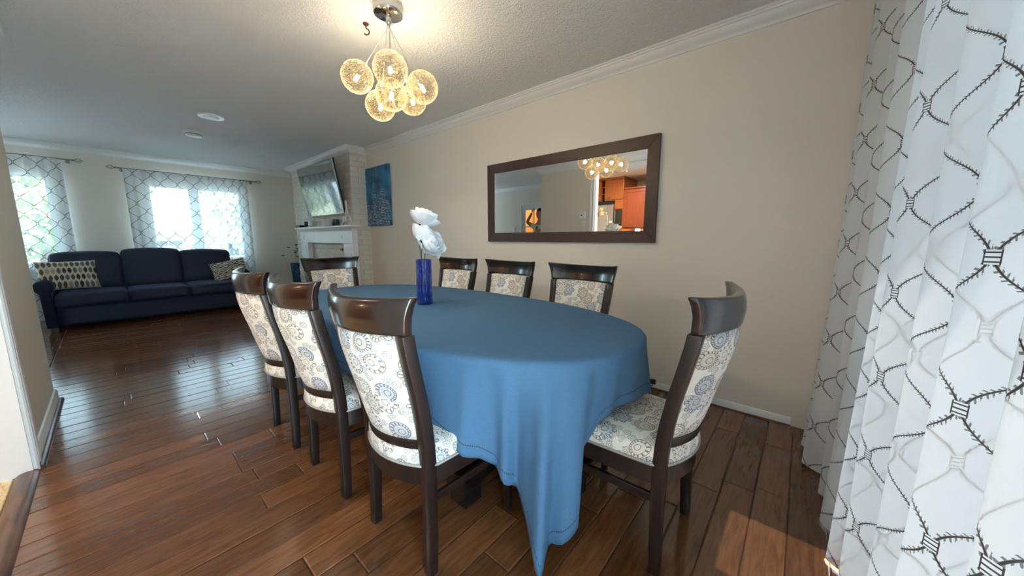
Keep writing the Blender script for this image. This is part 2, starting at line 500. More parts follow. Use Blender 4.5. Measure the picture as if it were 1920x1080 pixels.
# ---------------------------------------------------------------- room shell
W, FAR, NEAR, CE, LX, WX, KX = 2.625, 8.08, -0.42, 2.445, -0.36, -1.80, -2.75
CORN = 3.95

def wall(name, mat, boxes):
    mb = MB()
    for b in boxes: mb.box(*b)
    return structure(mb.obj(name, mat))
def openings_y(y0, y1, x0, x1, z0, z1, ops):
    """boxes of a wall along x with rectangular openings (ox0, ox1, oz0, oz1)"""
    out = []; x = x0
    for a, b, c, d in sorted(ops):
        out.append((x, y0, z0, a, y1, z1))
        if c > z0: out.append((a, y0, z0, b, y1, c))
        out.append((a, y0, d, b, y1, z1)); x = b
    out.append((x, y0, z0, x1, y1, z1))
    return out
WL = (-1.66, -0.42, 0.75, 2.03); WR = (0.48, 1.72, 0.75, 2.03); PAT = (-0.32, 1.66, 0.04, 2.08)
wall('wall_right', M['wall'], [(W, NEAR - 0.12, -0.06, W + 0.12, FAR + 0.12, CE)])
wall('wall_far', M['wall'], openings_y(FAR, FAR + 0.12, WX - 0.12, W, -0.06, CE, [WL, WR]))
wall('wall_near', M['wall'], openings_y(NEAR - 0.12, NEAR, KX - 0.12, W, -0.06, CE, [PAT]))
wall('wall_west', M['wall'], [(WX - 0.12, CORN, -0.06, WX, 4.78, CE), (WX - 0.12, 5.62, -0.06, WX, FAR, CE), (WX - 0.12, 4.78, 2.03, WX, 5.62, CE)])
wall('wall_left', M['wall'], [(LX - 0.12, 2.82, -0.06, LX, CORN, CE), (LX - 0.12, NEAR, -0.06, LX, 1.2, CE), (LX - 0.12, 1.2, 2.27, LX, 2.82, CE)])
wall('wall_divider', M['wall'], [(KX, CORN - 0.12, -0.06, LX - 0.12, CORN, CE)])
wall('wall_kitchen', M['kwall'], [(KX - 0.12, NEAR, -0.06, KX, CORN, CE)])
wall('ceiling', M['ceiling'], [(KX - 0.12, NEAR - 0.12, CE, W + 0.12, FAR + 0.12, CE + 0.12)])

# floor: joint bed plus single planks
floor = structure(MB().box(LX - 0.1, NEAR - 0.12, -0.06, W, FAR, -0.006).obj('floor', M['subfloor']))
mbx = MB().box(WX - 0.12, CORN, -0.06, LX - 0.1, FAR, -0.006)
structure(mbx.obj('floor_living', M['subfloor']))
rp = random.Random(3)
def plank_mesh(x0, x1, y0, y1):
    g, c, t0 = 0.0012, 0.004, -0.008
    x0 += g; x1 -= g; y0 += g; y1 -= g
    dz = rp.uniform(-0.0012, 0.0006)
    mb = MB()
    mb.add([(x0, y0, t0), (x1, y0, t0), (x1, y1, t0), (x0, y1, t0),
            (x0, y0, -0.0025 + dz), (x1, y0, -0.0025 + dz), (x1, y1, -0.0025 + dz), (x0, y1, -0.0025 + dz),
            (x0 + c, y0 + c, dz), (x1 - c, y0 + c, dz), (x1 - c, y1 - c, dz), (x0 + c, y1 - c, dz)],
           [(0, 1, 5, 4), (1, 2, 6, 5), (2, 3, 7, 6), (3, 0, 4, 7), (4, 5, 9, 8), (5, 6, 10, 9), (6, 7, 11, 10), (7, 4, 8, 11), (8, 9, 10, 11)])
    return mb
PW = 0.122
y = NEAR - 0.12; npl = 0
rest = MB()
while y < FAR - 0.01:
    y1 = min(y + PW, FAR)
    x = (LX - 0.06 if y < CORN else LX - 0.1) - rp.uniform(0, 0.5)
    xs = LX - 0.06 if y < CORN else LX - 0.1
    while x < W - 0.01:
        ln = rp.choice((0.45, 0.62, 0.8, 0.95, 1.15, 1.2))
        x1 = min(x + ln, W)
        if W - x1 < 0.25: x1 = W
        a = max(x, xs)
        if x1 - a > 0.05:
            if npl < 296:
                plank_mesh(a, x1, y, y1).obj('plank', M['plank'], floor); npl += 1
            else:
                q = plank_mesh(a, x1, y, y1); rest.add(q.v, q.f)
        x = x1
    y = y1
yy = CORN
while yy < FAR - 0.01:
    x = WX
    while x < LX - 0.11:
        x1 = min(x + rp.choice((0.5, 0.8, 1.1)), LX - 0.1)
        q = plank_mesh(x, x1, yy, min(yy + PW, FAR)); rest.add(q.v, q.f); x = x1
    yy += PW
o = rest.obj('plank_run', M['plank'], floor); o['kind'] = 'stuff'

# kitchen floor tiles
kfl = structure(MB().box(KX, NEAR - 0.12, -0.06, LX - 0.1, CORN - 0.12, -0.008).obj('floor_kitchen', M['grout']))
for i in range(5):
    for j in range(9):
        x1 = LX - 0.06 - i * 0.46; y0 = NEAR + 0.0 + j * 0.46
        if x1 - 0.455 < KX: continue
        MB().box(x1 - 0.455, y0, -0.02, x1, min(y0 + 0.455, CORN - 0.12), 0.0).obj('tile', M['tile'], kfl, bevel=0.003, seg=1)
# threshold strip
mb = MB().grid(8, 1, lambda u, v: (LX - 0.055 + 0.075 * u, 1.2 + 1.62 * v, 0.016 * math.sin(PI * u) ** 0.6 + 0.0002))
structure(mb.obj('trim_threshold', M['shoe'], smooth=True))

# profile sweep along inner wall line (room on the left when walking)
def sweep(path, prof, mat, name, close_ends=True):
    """prof: (distance from wall, z). path: (x, y) corners; consecutive mitred pieces, one object per run"""
    n = len(path)
    def nrm(i):
        a, b = Vector(path[i]), Vector(path[i + 1]); d = (b - a).normalized()
        return Vector((-d.y, d.x))
    offs = []
    for i in range(n):
        if i == 0: offs.append(nrm(0))
        elif i == n - 1: offs.append(nrm(n - 2))
        else:
            a, b = nrm(i - 1), nrm(i); s = a + b
            offs.append(s / max(1e-6, s.dot(a)))
    res = []
    for i in range(n - 1):
        mb = MB(); k = len(prof)
        vs = [(path[i][0] + offs[i].x * d, path[i][1] + offs[i].y * d, z) for d, z in prof] + \
             [(path[i + 1][0] + offs[i + 1].x * d, path[i + 1][1] + offs[i + 1].y * d, z) for d, z in prof]
        fs = [(j, (j + 1) % k, k + (j + 1) % k, k + j) for j in range(k)]
        fs += [tuple(range(k - 1, -1, -1)), tuple(range(k, 2 * k))]
        mb.add(vs, fs)
        res.append(structure(mb.obj(name, mat, smooth=True, weld=True)))
    return res
c0 = CE - 0.001
crown = [(0.0005, c0), (0.0005, c0 - 0.076), (0.010, c0 - 0.076), (0.014, c0 - 0.066), (0.022, c0 - 0.060), (0.034, c0 - 0.052), (0.048, c0 - 0.040),
         (0.056, c0 - 0.030), (0.060, c0 - 0.022), (0.072, c0 - 0.020), (0.076, c0 - 0.012), (0.088, c0 - 0.010), (0.090, c0)]
CHX, CHY0, CHY1 = 2.37, 5.06, 7.45
loop = [(W, NEAR), (W, CHY0), (CHX, CHY0), (CHX, CHY1), (W, CHY1), (W, FAR), (WX, FAR), (WX, CORN), (LX, CORN), (LX, NEAR), (W, NEAR)]
sweep(loop, crown, M['trim'], 'trim_crown')
base_r = [(0.0005, 0.008), (0.014, 0.008), (0.014, 0.040), (0.009, 0.050), (0.0005, 0.053)]
sweep([(W, -0.035), (W, CHY0)], base_r, M['trim'], 'baseboard_right')
sweep([(W, -0.035), (W, CHY0)], [(0.0005, 0.0), (0.022, 0.0), (0.021, 0.007), (0.015, 0.010), (0.0005, 0.010)], M['shoe'], 'trim_shoe')
base_l = [(0.0005, 0.0), (0.014, 0.0), (0.014, 0.075), (0.009, 0.088), (0.0005, 0.092)]
shoe = [(0.0145, 0.0), (0.034, 0.0), (0.033, 0.010), (0.026, 0.018), (0.0145, 0.021)]
sweep([(W, FAR), (WX, FAR)], base_l, M['trim'], 'baseboard_far')
sweep([(WX - 0.0, CORN), (LX, CORN), (LX, 2.915)], base_l, M['trim'], 'baseboard_left')
sweep([(LX - 0.6, CORN), (LX, CORN), (LX, 2.83)], shoe, M['shoe'], 'trim_shoe')
sweep([(LX, 1.1), (LX, NEAR)], base_l, M['trim'], 'baseboard_left')

# door casing of the kitchen opening (fluted flat casing)
def casing(y0, sgn, top):
    mb = MB()
    prof = [(0, 0.0), (0, 0.010), (0.008, 0.017), (0.020, 0.017), (0.026, 0.013), (0.046, 0.013), (0.052, 0.017), (0.076, 0.019), (0.084, 0.012), (0.084, 0.0)]
    k = len(prof)
    vs = [(LX + d, y0 + sgn * s, 0.0) for s, d in prof] + [(LX + d, y0 + sgn * s, top) for s, d in prof]
    mb.add(vs, [(j, (j + 1) % k, k + (j + 1) % k, k + j) for j in range(k)] + [tuple(range(k)), tuple(range(k, 2 * k))])
    return mb
door1 = structure(casing(2.82, 1, 2.35).obj('trim_casing', M['trim']))
structure(casing(1.2, -1, 2.35).obj('trim_casing', M['trim']))
structure(MB().box(LX + 0.0005, 1.116, 2.27, LX + 0.016, 2.904, 2.352).obj('trim_casing', M['trim'], bevel=0.004))
structure(MB().box(LX - 0.119, 2.806, 0.0, LX - 0.001, 2.8195, 2.268).obj('trim_jamb', M['trim']))
structure(MB().box(LX - 0.119, 1.2005, 0.0, LX - 0.001, 1.214, 2.268).obj('trim_jamb', M['trim']))
structure(MB().box(LX - 0.119, 1.214, 2.255, LX - 0.001, 2.806, 2.2695).obj('trim_jamb', M['trim']))

# windows in the far wall
M['upvc'] = simple('white_window_frame', (0.80, 0.84, 0.85), 0.35, var=0.02)
t = NT('window_glass'); t.t.nodes.remove(t.b)
gl = t.n('ShaderNodeBsdfGlossy'); gl.inputs['Roughness'].default_value = 0.0
trn = t.n('ShaderNodeBsdfTransparent'); trn.inputs[0].default_value = (0.95, 0.97, 0.97, 1)
mx = t.n('ShaderNodeMixShader'); fr = t.n('ShaderNodeFresnel'); fr.inputs[0].default_value = 1.45
t.l(t.m_('MULTIPLY', fr.outputs[0], 0.6), mx.inputs[0]); t.l(trn.outputs[0], mx.inputs[1]); t.l(gl.outputs[0], mx.inputs[2]); t.l(mx.outputs[0], t.out.inputs[0])
M['glass'] = t.m
def window(idx, op, y0, y1, mull):
    x0, x1, z0, z1 = op
    fw = 0.055
    mb = MB()
    mb.box(x0, y0, z0, x0 + fw, y1, z1).box(x1 - fw, y0, z0, x1, y1, z1).box(x0 + fw, y0, z0, x1 - fw, y1, z0 + fw).box(x0 + fw, y0, z1 - fw, x1 - fw, y1, z1)
    w = structure(mb.obj('window_%d' % idx, M['upvc'], bevel=0.004))
    xs = [x0 + fw] + [c for c in mull] + [x1 - fw]
    for c, wd in zip(mull, [0.13] * len(mull)):
        MB().box(c - wd / 2, y0 + 0.01, z0 + fw, c + wd / 2, y1 - 0.01, z1 - fw).obj('mullion', M['upvc'], w, bevel=0.004)
    ym = (y0 + y1) / 2
    for a, b in zip(xs[:-1], xs[1:]):
        a_ = a + (0.065 if a != xs[0] else 0); b_ = b - (0.065 if b != xs[-1] else 0)
        MB().box(a_, ym - 0.004, z0 + fw, b_, ym + 0.004, z1 - fw).obj('pane', M['glass'], w)
    return w
window(1, WL, FAR + 0.02, FAR + 0.10, [-1.04])  # uncurtained left part is out of view, added to let in more daylight
window(2, WR, FAR + 0.02, FAR + 0.10, [1.055])
structure(MB().box(WL[0] - 0.04, FAR - 0.05, 0.725, WL[1] + 0.04, FAR + 0.02, 0.75).obj('window_sill', M['trim'], bevel=0.004))
structure(MB().box(WR[0] - 0.04, FAR - 0.05, 0.725, WR[1] + 0.04, FAR + 0.02, 0.75).obj('window_sill', M['trim'], bevel=0.004))
window(3, PAT, NEAR - 0.10, NEAR - 0.02, [0.44, 1.20])  # unseen mullions, placed to bound the sun patch on the floor

# living room glazed door in the west wall
d = structure(MB().box(WX - 0.10, 4.78, 0, WX - 0.0, 4.83, 2.03).box(WX - 0.10, 5.57, 0, WX, 5.62, 2.03).box(WX - 0.10, 4.83, 1.98, WX, 5.57, 2.03).obj('door_1', M['trim'], bevel=0.004))
leaf = MB()
leaf.box(WX - 0.07, 4.83, 0.0, WX - 0.03, 4.94, 1.98).box(WX - 0.07, 5.46, 0.0, WX - 0.03, 5.57, 1.98).box(WX - 0.07, 4.94, 1.86, WX - 0.03, 5.46, 1.98).box(WX - 0.07, 4.94, 0.0, WX - 0.03, 5.46, 0.24)
leaf = leaf.obj('door_leaf', M['trim'], d)
for k in range(3): MB().box(WX - 0.066, 4.94, 0.62 + k * 0.405, WX - 0.034, 5.46, 0.645 + k * 0.405).obj('glazing_bar', M['trim'], leaf)
MB().box(WX - 0.066, 5.19, 0.24, WX - 0.034, 5.212, 1.86).obj('glazing_bar', M['trim'], leaf)
MB().box(WX - 0.053, 4.94, 0.24, WX - 0.047, 5.46, 1.86).obj('pane', M['glass'], leaf)
MB().lathe([(0, 0), (0.012, 0), (0.012, 0.03), (0.026, 0.04), (0.028, 0.06), (0.018, 0.072), (0, 0.074)], 14).obj('door_handle', M['rodmetal'], leaf, (WX - 0.03, 4.885, 1.0), (0, PI / 2, 0), smooth=True)
# hall behind it, painted ochre, lit by its own ceiling lamp
wall('wall_hall', simple('ochre_hall_paint', (0.70, 0.47, 0.22), 0.7), [(WX - 1.3, 4.3, -0.06, WX - 1.2, 6.2, CE), (WX - 1.2, 4.3, -0.06, WX - 0.12, 4.4, CE), (WX - 1.2, 6.1, -0.06, WX - 0.12, 6.2, CE), (WX - 1.2, 4.4, -0.06, WX - 0.12, 6.1, 0.0), (WX - 1.2, 4.4, CE - 0.05, WX - 0.12, 6.1, CE)])
def lamp(name, loc, watt, c, r=0.06, kind='POINT', rot=None):
    d = bpy.data.lights.new(name, kind)
    d.energy = watt; d.color = c
    if kind == 'POINT': d.shadow_soft_size = r
    elif kind == 'AREA': d.shape = 'DISK'; d.size = r * 2
    elif kind == 'SPOT': d.shadow_soft_size = r; d.spot_size = math.radians(130); d.spot_blend = 0.7
    o = bpy.data.objects.new(name, d); COL.objects.link(o); o.location = loc
    if rot: o.rotation_euler = rot
    return o
lamp('hall_lamp_light', (WX - 0.66, 5.2, 2.25), 12, (1.0, 0.8, 0.5))

# chimney breast with separately laid painted bricks
ch = structure(MB().box(CHX + 0.007, CHY0 + 0.007, 0, W - 0.0005, CHY1, CE - 0.001).obj('chimney_breast', M['mortar']))
rb = random.Random(5)
BL, BH, BJ = 0.205, 0.066, 0.009
def brick(x0, y0, z0, x1, y1, z1):
    e = rb.uniform(0, 0.002)
    return x0, y0, z0, x1, y1, z1, e
nb = 0; brun = MB()
for c in range(32):
    z0 = 0.004 + c * (BH + BJ); z1 = z0 + BH
    if z1 > CE - 0.078: break
    x = CHX + 0.0 - (0.0 if c % 2 else 0.105)
    while x < W - 0.01:
        a, b = max(x, CHX), min(x + BL, W - 0.001)
        if b - a > 0.02:
            MB().box(a, CHY0 - rb.uniform(0, 0.002), z0, b, CHY0 + 0.02, z1).obj('brick', M['brickp'], ch, bevel=0.003, seg=1); nb += 1
        x += BL + BJ
    if z0 > 1.30 or 0.50 < z0 < 1.10:
        spans = [(CHY0 + 0.001, CHY1)] if z0 > 1.30 else [(5.2, 6.75)]
    else: spans = []
    y = CHY0 + 0.021 - (0.105 if c % 2 else 0.0)
    while y < CHY1 - 0.02:
        a, b = max(y, CHY0 + 0.021), min(y + BL, CHY1)
        if b - a > 0.02:
            bx = MB().box(CHX - rb.uniform(0, 0.002), a, z0, CHX + 0.02, b, z1)
            if any(lo < b and a < hi for lo, hi in spans) and nb < 298:
                bx.obj('brick', M['brickp'], ch, bevel=0.003, seg=1); nb += 1
            else: brun.add(bx.v, bx.f)
        y += BL + BJ
o = brun.obj('brick_run', M['brickp'], ch, bevel=0.003, seg=1); o['kind'] = 'stuff'

# ---------------------------------------------------------------- dining table and cloth
TX, TY, TA, TB, TN, TZ = 1.255, 1.69, 0.595, 1.24, 2.45, 0.743
def sup(t, a=TA, b=TB, n=TN):
    c, s = math.cos(t), math.sin(t)
    return Vector((math.copysign(abs(c) ** (2 / n), c) * a, math.copysign(abs(s) ** (2 / n), s) * b, 0))
table = thing('dining_table', 'long oval dining table hidden under the blue cloth, its black lacquered feet showing', 'table', (TX, TY, 0))
poly = [(p.x * 0.985, p.y * 0.993) for p in (sup(2 * PI * k / 72 + 0.01) for k in range(72))]
MB().prism(poly, TZ - 0.035, TZ - 0.003).obj('tabletop', M['black_lacquer'], table)
for py in (-0.64, 0.64):
    ped = MB().box(-0.11, py - 0.11, 0.10, 0.11, py + 0.11, TZ - 0.04).obj('pedestal', M['black_lacquer'], table, bevel=0.008)
    for k, (dx, dy) in enumerate(((1, 0), (-1, 0), (0, 1), (0, -1))):
        mb = MB()
        # swept arm that drops from the column to a stepped block
        L = 0.40
        def sec(s, w, z0, z1): return [(s, -w, z0), (s, w, z0), (s, w, z1), (s, -w, z1)]
        rows = [sec(0.09, 0.055, 0.10, 0.34), sec(0.16, 0.055, 0.10, 0.26), sec(0.24, 0.056, 0.09, 0.195), sec(0.30, 0.058, 0.08, 0.168), sec(L, 0.060, 0.075, 0.160)]
        vs = [q for r in rows for q in r]; fs = []
        for i in range(len(rows) - 1):
            for j in range(4): fs.append((i * 4 + j, i * 4 + (j + 1) % 4, i * 4 + 4 + (j + 1) % 4, i * 4 + 4 + j))
        fs += [(3, 2, 1, 0), tuple(range(len(vs) - 4, len(vs)))]
        mb.add(vs, fs)
        mb.box(0.27, -0.068, 0.150, L + 0.012, 0.068, 0.168)
        mb.box(0.29, -0.052, 0.0, L - 0.012, 0.052, 0.076)
        m = Matrix.Translation((0, py, 0)) @ Matrix.Rotation(math.atan2(dy, dx), 4, 'Z')
        mb.xform(m)
        mb.obj('foot', M['black_lacquer'], table, bevel=0.005)

def cloth_mesh():
    LXh, LYh = TA + 0.205, TB + 0.20
    N = 480; ts = []
    # even arc length
    pts = [sup(2 * PI * k / 4000) for k in range(4001)]
    acc = [0]
    for a, b in zip(pts[:-1], pts[1:]): acc.append(acc[-1] + (b - a).length)
    tot = acc[-1]; j = 0
    for k in range(N):
        s = tot * k / N
        while acc[j + 1] < s: j += 1
        ts.append(2 * PI * (j + (s - acc[j]) / (acc[j + 1] - acc[j])) / 4000)
    P = [sup(t) for t in ts]
    nr = []
    for k in range(N):
        d = P[(k + 1) % N] - P[k - 1]; nr.append(Vector((d.y, -d.x, 0)).normalized())
    D = []
    for p, n in zip(P, nr):
        dx = (LXh - abs(p.x)) / max(1e-6, abs(n.x)); dy = (LYh - abs(p.y)) / max(1e-6, abs(n.y))
        D.append(min(dx, dy))
    kmax = {}
    for k in range(N):
        q = (P[k].x > 0, P[k].y > 0)
        if q not in kmax or D[k] > D[kmax[q]]: kmax[q] = k
    step = tot / N
    D2 = []
    for k in range(N):
        dk = min(min((k - c) % N, (c - k) % N) for c in kmax.values()) * step
        v = max(0.17, D[k] + 0.065 * math.exp(-dk / 0.07))
        c_ = kmax[(False, False)]; sg = ((k - c_ + N // 2) % N - N // 2) * step
        if 0 < sg < 0.30: v = max(v, 0.635 - 0.75 * sg if sg < 0.13 else 0.5375 - (sg - 0.13) * 3.0)
        D2.append(v)
    def fold(k, s):
        o = 0.0
        for c in kmax.values():
            dk = ((k - c + N // 2) % N - N // 2) * step
            env = math.exp(-(dk / 0.30) ** 2)
            if P[c].x < 0 and P[c].y < 0 and 0.10 < dk < 0.5: o -= s * 0.16 * min(1, (dk - 0.10) / 0.07) * math.exp(-((dk - 0.2) / 0.16) ** 2)
            o += env * s * (0.10 * math.cos(dk * 2 * PI / 0.40) + 0.075 * math.cos(dk * 2 * PI / 0.135 + 0.6) + 0.03 * math.cos(dk * 2 * PI / 0.071))
        a = k * step
        o += s * 0.10 * math.sin(a * 2 * PI / 0.41 + 2 * math.sin(a)) * 0.7
        return o
    mb = MB(); NR = 22; R = 0.012
    # top: rings from the centre to the edge
    rings = []
    for f in (0.2, 0.45, 0.7, 0.88, 0.965, 1.0):
        rings.append([((p.x - n.x * R) * f, (p.y - n.y * R) * f, TZ + 0.0006 * math.sin(p.y * 9 * f) + 0.0012) for p, n in zip(P, nr)])
    rings.append([(p.x - n.x * R * 0.3, p.y - n.y * R * 0.3, TZ - 0.003) for p, n in zip(P, nr)])
    top_n = len(rings)
    for r in range(NR + 1):
        f = r / NR; ring = []
        for k in range(N):
            s = f * D2[k]
            off = 0.003 + max(-0.010 - 0.3 * s, fold(k, s)) + 0.05 * s
            q = P[k] + nr[k] * off
            # the hanging corner swings to the foot of the table
            dk = min((((k - c + N // 2) % N - N // 2) * step for c in kmax.values()), key=abs)
            tn = Vector((-nr[k].y, nr[k].x, 0))
            q -= tn * dk * 0.20 * (s / 0.66) * math.exp(-(dk / 0.3) ** 2)
            if q.x < 0 and q.y < 0: q.x -= 0.05 * (s / 0.66) ** 1.3 * math.exp(-(dk / 0.3) ** 2)
            ring.append((q.x, q.y, TZ - R - s * 0.985))
        rings.append(ring)
    vs = [(0, 0, TZ + 0.0012)]; uvs = [(0, 9)]
    for ri, r in enumerate(rings):
        for k, q in enumerate(r):
            vs.append(q)
            uvs.append((k * step, 9) if ri < top_n else (k * step, (1 - (ri - top_n) / NR) * D2[k]))
    fs = [(0, 1 + k, 1 + (k + 1) % N) for k in range(N)]
    for i in range(len(rings) - 1):
        for k in range(N):
            a = 1 + i * N + k; b = 1 + i * N + (k + 1) % N
            fs.append((a, a + N, b + N, b))
    # fix seam uv: acceptable, the seam lies on the wall side
    mb.add(vs, fs, uvs)
    return mb
cl = cloth_mesh().obj('tablecloth', M['cloth'], None, (TX, TY, 0), smooth='full')
tag(cl, 'blue linen tablecloth with a drawn-thread hem draped over the oval dining table', 'tablecloth')
so = cl.modifiers.new('thickness', 'SOLIDIFY'); so.thickness = 0.0015; so.offset = 1

# ---------------------------------------------------------------- dining chairs
PROF = [(0.0, 0.0), (0.12, 0.004), (0.25, 0.006), (0.42, 0.004), (0.50, -0.001), (0.56, -0.010), (0.66, -0.030), (0.75, -0.052), (0.82, -0.068), (0.875, -0.078), (0.93, -0.082), (0.965, -0.077), (0.988, -0.068)]
def py_(z):
    for (z0, a), (z1, b) in zip(PROF[:-1], PROF[1:]):
        if z <= z1:
            f = (z - z0) / (z1 - z0); return a + (b - a) * f
    return PROF[-1][1]
def hw(z):           # outer half width of the back at height z
    return 0.195 + 0.008 * max(0, z - 0.2) + (0.026 * max(0, (z - 0.50) / 0.49)) + 0.020 * max(0, (z - 0.87) / 0.118) ** 1.6
BOW = 0.066
def make_chair(label, loc, rz, group):
    t = thing('dining_chair', label, 'chair', loc, rz, group)
    sw, sdp = 0.040, 0.042
    for s in (-1, 1):
        mb = MB(); zs = [0.0, 0.06, 0.12, 0.19, 0.26, 0.34, 0.42, 0.48, 0.54, 0.60, 0.66, 0.72, 0.78, 0.83, 0.874]
        vs = []
        for z in zs:
            x1 = hw(z); w = sw * (0.85 + 0.15 * min(1, z / 0.3)); dd = sdp * (0.82 + 0.18 * min(1, z / 0.4))
            y = py_(z)
            for (ax, ay) in ((x1 - w, y - dd / 2), (x1, y - dd / 2), (x1, y + dd / 2), (x1 - w, y + dd / 2)): vs.append((s * ax, ay, z))
        fs = []
        for i in range(len(zs) - 1):
            for j in range(4): fs.append((i * 4 + j, i * 4 + (j + 1) % 4, i * 4 + 4 + (j + 1) % 4, i * 4 + 4 + j))
        fs += [(3, 2, 1, 0), tuple(range(len(vs) - 4, len(vs)))]
        if s < 0: fs = [tuple(reversed(f)) for f in fs]
        mb.add(vs, fs)
        mb.obj('leg', M['espresso'], t, smooth=True, bevel=0.004)
        # front leg
        mb = MB(); vs = []
        for z, w in ((0, 0.013), (0.2, 0.017), (0.335, 0.021), (0.405, 0.021)):
            for ax, ay in ((-w, -w), (w, -w), (w, w), (-w, w)): vs.append((s * 0.205 + ax, 0.385 + ay, z))
        fs = []
        for i in range(3):
            for j in range(4): fs.append((i * 4 + j, i * 4 + (j + 1) % 4, i * 4 + 4 + (j + 1) % 4, i * 4 + 4 + j))
        fs += [(3, 2, 1, 0), (12, 13, 14, 15)]
        mb.add(vs, fs); mb.obj('leg', M['espresso'], t, bevel=0.003)
        mb = MB(); mb.add([(s * 0.178, 0.018, 0.268), (s * 0.192, 0.018, 0.268), (s * 0.211, 0.37, 0.268), (s * 0.197, 0.37, 0.268),
                           (s * 0.178, 0.018, 0.298), (s * 0.192, 0.018, 0.298), (s * 0.211, 0.37, 0.298), (s * 0.197, 0.37, 0.298)],
                          [(0, 3, 2, 1), (4, 5, 6, 7), (0, 1, 5, 4), (1, 2, 6, 5), (2, 3, 7, 6), (3, 0, 4, 7)])
        mb.obj('stretcher', M['espresso'], t, bevel=0.003)
    # bowed slab between two heights: front and back skins joined
    def slab(z0, z1, wfun, thick, bow0, bow1, puff=0, nu=20, nv=6, dip=0.0, shift=0.0):
        mb = MB()
        def pt(u, v, side):
            e = 2 * u - 1
            z = z0 + (z1 - z0) * v
            zz = z - dip * v * (1 - e * e)
            bow = bow0 + (bow1 - bow0) * v
            pf = puff * (1 - e ** 4) * (1 - (2 * v - 1) ** 4) if puff else 0
            y = py_(z) + shift - bow * (1 - e * e)
            return (e * wfun(z), y + side * (thick / 2 + pf), zz)
        n1 = nu + 1
        vs = [pt(i / nu, j / nv, -1) for j in range(nv + 1) for i in range(n1)] + [pt(i / nu, j / nv, 1) for j in range(nv + 1) for i in range(n1)]
        uvs = [(p[0] * 1.03 + (0.0 if k < n1 * (nv + 1) else 0.7), p[2]) for k, p in enumerate(vs)]
        o = n1 * (nv + 1); fs = []
        for j in range(nv):
            for i in range(nu):
                a = j * n1 + i
                fs.append((a, a + 1, a + n1 + 1, a + n1)); fs.append((o + a, o + a + n1, o + a + n1 + 1, o + a + 1))
        for i in range(nu):
            fs.append((i, o + i, o + i + 1, i + 1)); a = nv * n1 + i; fs.append((a, a + 1, o + a + 1, o + a))
        for j in range(nv):
            a = j * n1; fs.append((a, a + n1, o + a + n1, o + a)); a += nu; fs.append((a, o + a, o + a + n1, a + n1))
        mb.add(vs, fs, uvs)
        return mb
    slab(0.874, 0.988, lambda z: hw(z), 0.028, BOW, BOW + 0.006, nv=8, dip=0.012).obj('top_rail', M['espresso_gloss'], t, smooth=True, bevel=0.005, seg=2)
    slab(0.497, 0.872, lambda z: hw(z) - 0.041, 0.022, 0.052, BOW, puff=0.010, nv=12).obj('back_panel', M['paisley'], t, smooth='full')
    slab(0.462, 0.497, lambda z: hw(z) - 0.038, 0.026, 0.050, 0.052, nv=2).obj('lower_rail', M['espresso'], t, smooth=True, bevel=0.003)
    # seat outline
    out = []
    for k in range(17):
        e = -1 + 2 * k / 16; out.append((e * 0.182, -0.002 - 0.058 * (1 - e * e)))
    for k in range(5): pass
    out += [(0.196, 0.03), (0.205, 0.12), (0.215, 0.24), (0.224, 0.36)]
    for k in range(7):
        a = k / 6 * PI / 2; out.append((0.186 + 0.039 * math.cos(a), 0.385 + 0.04 * math.sin(a)))
    for k in range(1, 6): out.append((0.186 - 0.372 * k / 6, 0.425 + 0.008 * math.sin(PI * k / 6)))
    for k in range(7):
        a = PI / 2 + k / 6 * PI / 2; out.append((-0.186 + 0.039 * math.cos(a), 0.385 + 0.04 * math.sin(a)))
    out += [(-0.224, 0.36), (-0.215, 0.24), (-0.205, 0.12), (-0.196, 0.03)]
    cx, cy = 0, 0.19
    def ring(sc, z): return [(cx + (x - cx) * sc, cy + (y - cy) * sc, z) for x, y in out]
    n = len(out)
    rs = [ring(0.985, 0.402), ring(1.0, 0.412), ring(1.005, 0.430), ring(1.0, 0.450), ring(0.975, 0.463), ring(0.90, 0.470), ring(0.6, 0.476), ring(0.25, 0.478)]
    vs = [q for r in rs for q in r] + [(cx, cy, 0.478)]
    def suv(p):
        sc = 1 + max(0, 0.463 - p[2]) * 4.0
        return (p[0] * sc + 0.31, (p[1] - cy) * sc + 1.3)
    uvs = [suv(p) for p in vs]
    fs = []
    for i in range(len(rs) - 1):
        for k in range(n): fs.append((i * n + k, i * n + (k + 1) % n, i * n + n + (k + 1) % n, i * n + n + k))
    for k in range(n): fs.append(((len(rs) - 1) * n + k, (len(rs) - 1) * n + (k + 1) % n, len(rs) * n))
    fs.append(tuple(range(n - 1, -1, -1)))
    mb = MB(); mb.add(vs, fs, uvs)
    seat = mb.obj('seat', M['paisley'], t, smooth='full')
    mb = MB(); mb.tube([Vector((x * 1.004, cy + (y - cy) * 1.004, 0.407)) for x, y in out] + [Vector((out[0][0] * 1.004, cy + (out[0][1] - cy) * 1.004, 0.407))], 0.0055, 6)
    mb.obj('piping', M['gimp'], seat, smooth='full')
    fr_ = [(x * 0.985, cy + (y - cy) * 0.985) for x, y in out]
    MB().prism(fr_, 0.335, 0.402).obj('seat_frame', M['espresso'], t, smooth=True)
    return t
G = 'dining chairs around the oval table'
P2 = PI / 2
c0_ = make_chair('espresso dining chair nearest the camera on the left long side of the table', (0.598, 1.058, 0), -P2 + 0.03, G)
dup(c0_, (0.572, 1.642, 0), -P2 + 0.01, 'espresso dining chair, middle of three along the left long side of the table')
dup(c0_, (0.560, 2.225, 0), -P2 - 0.01, 'espresso dining chair on the left long side of the table, closest to the sofa')
dup(c0_, (1.885, 1.085, 0), P2, 'espresso dining chair on the mirror wall side of the table, nearest the window curtain')
dup(c0_, (1.880, 1.695, 0), P2 - 0.02, 'espresso dining chair in the middle of the three between table and mirror wall')
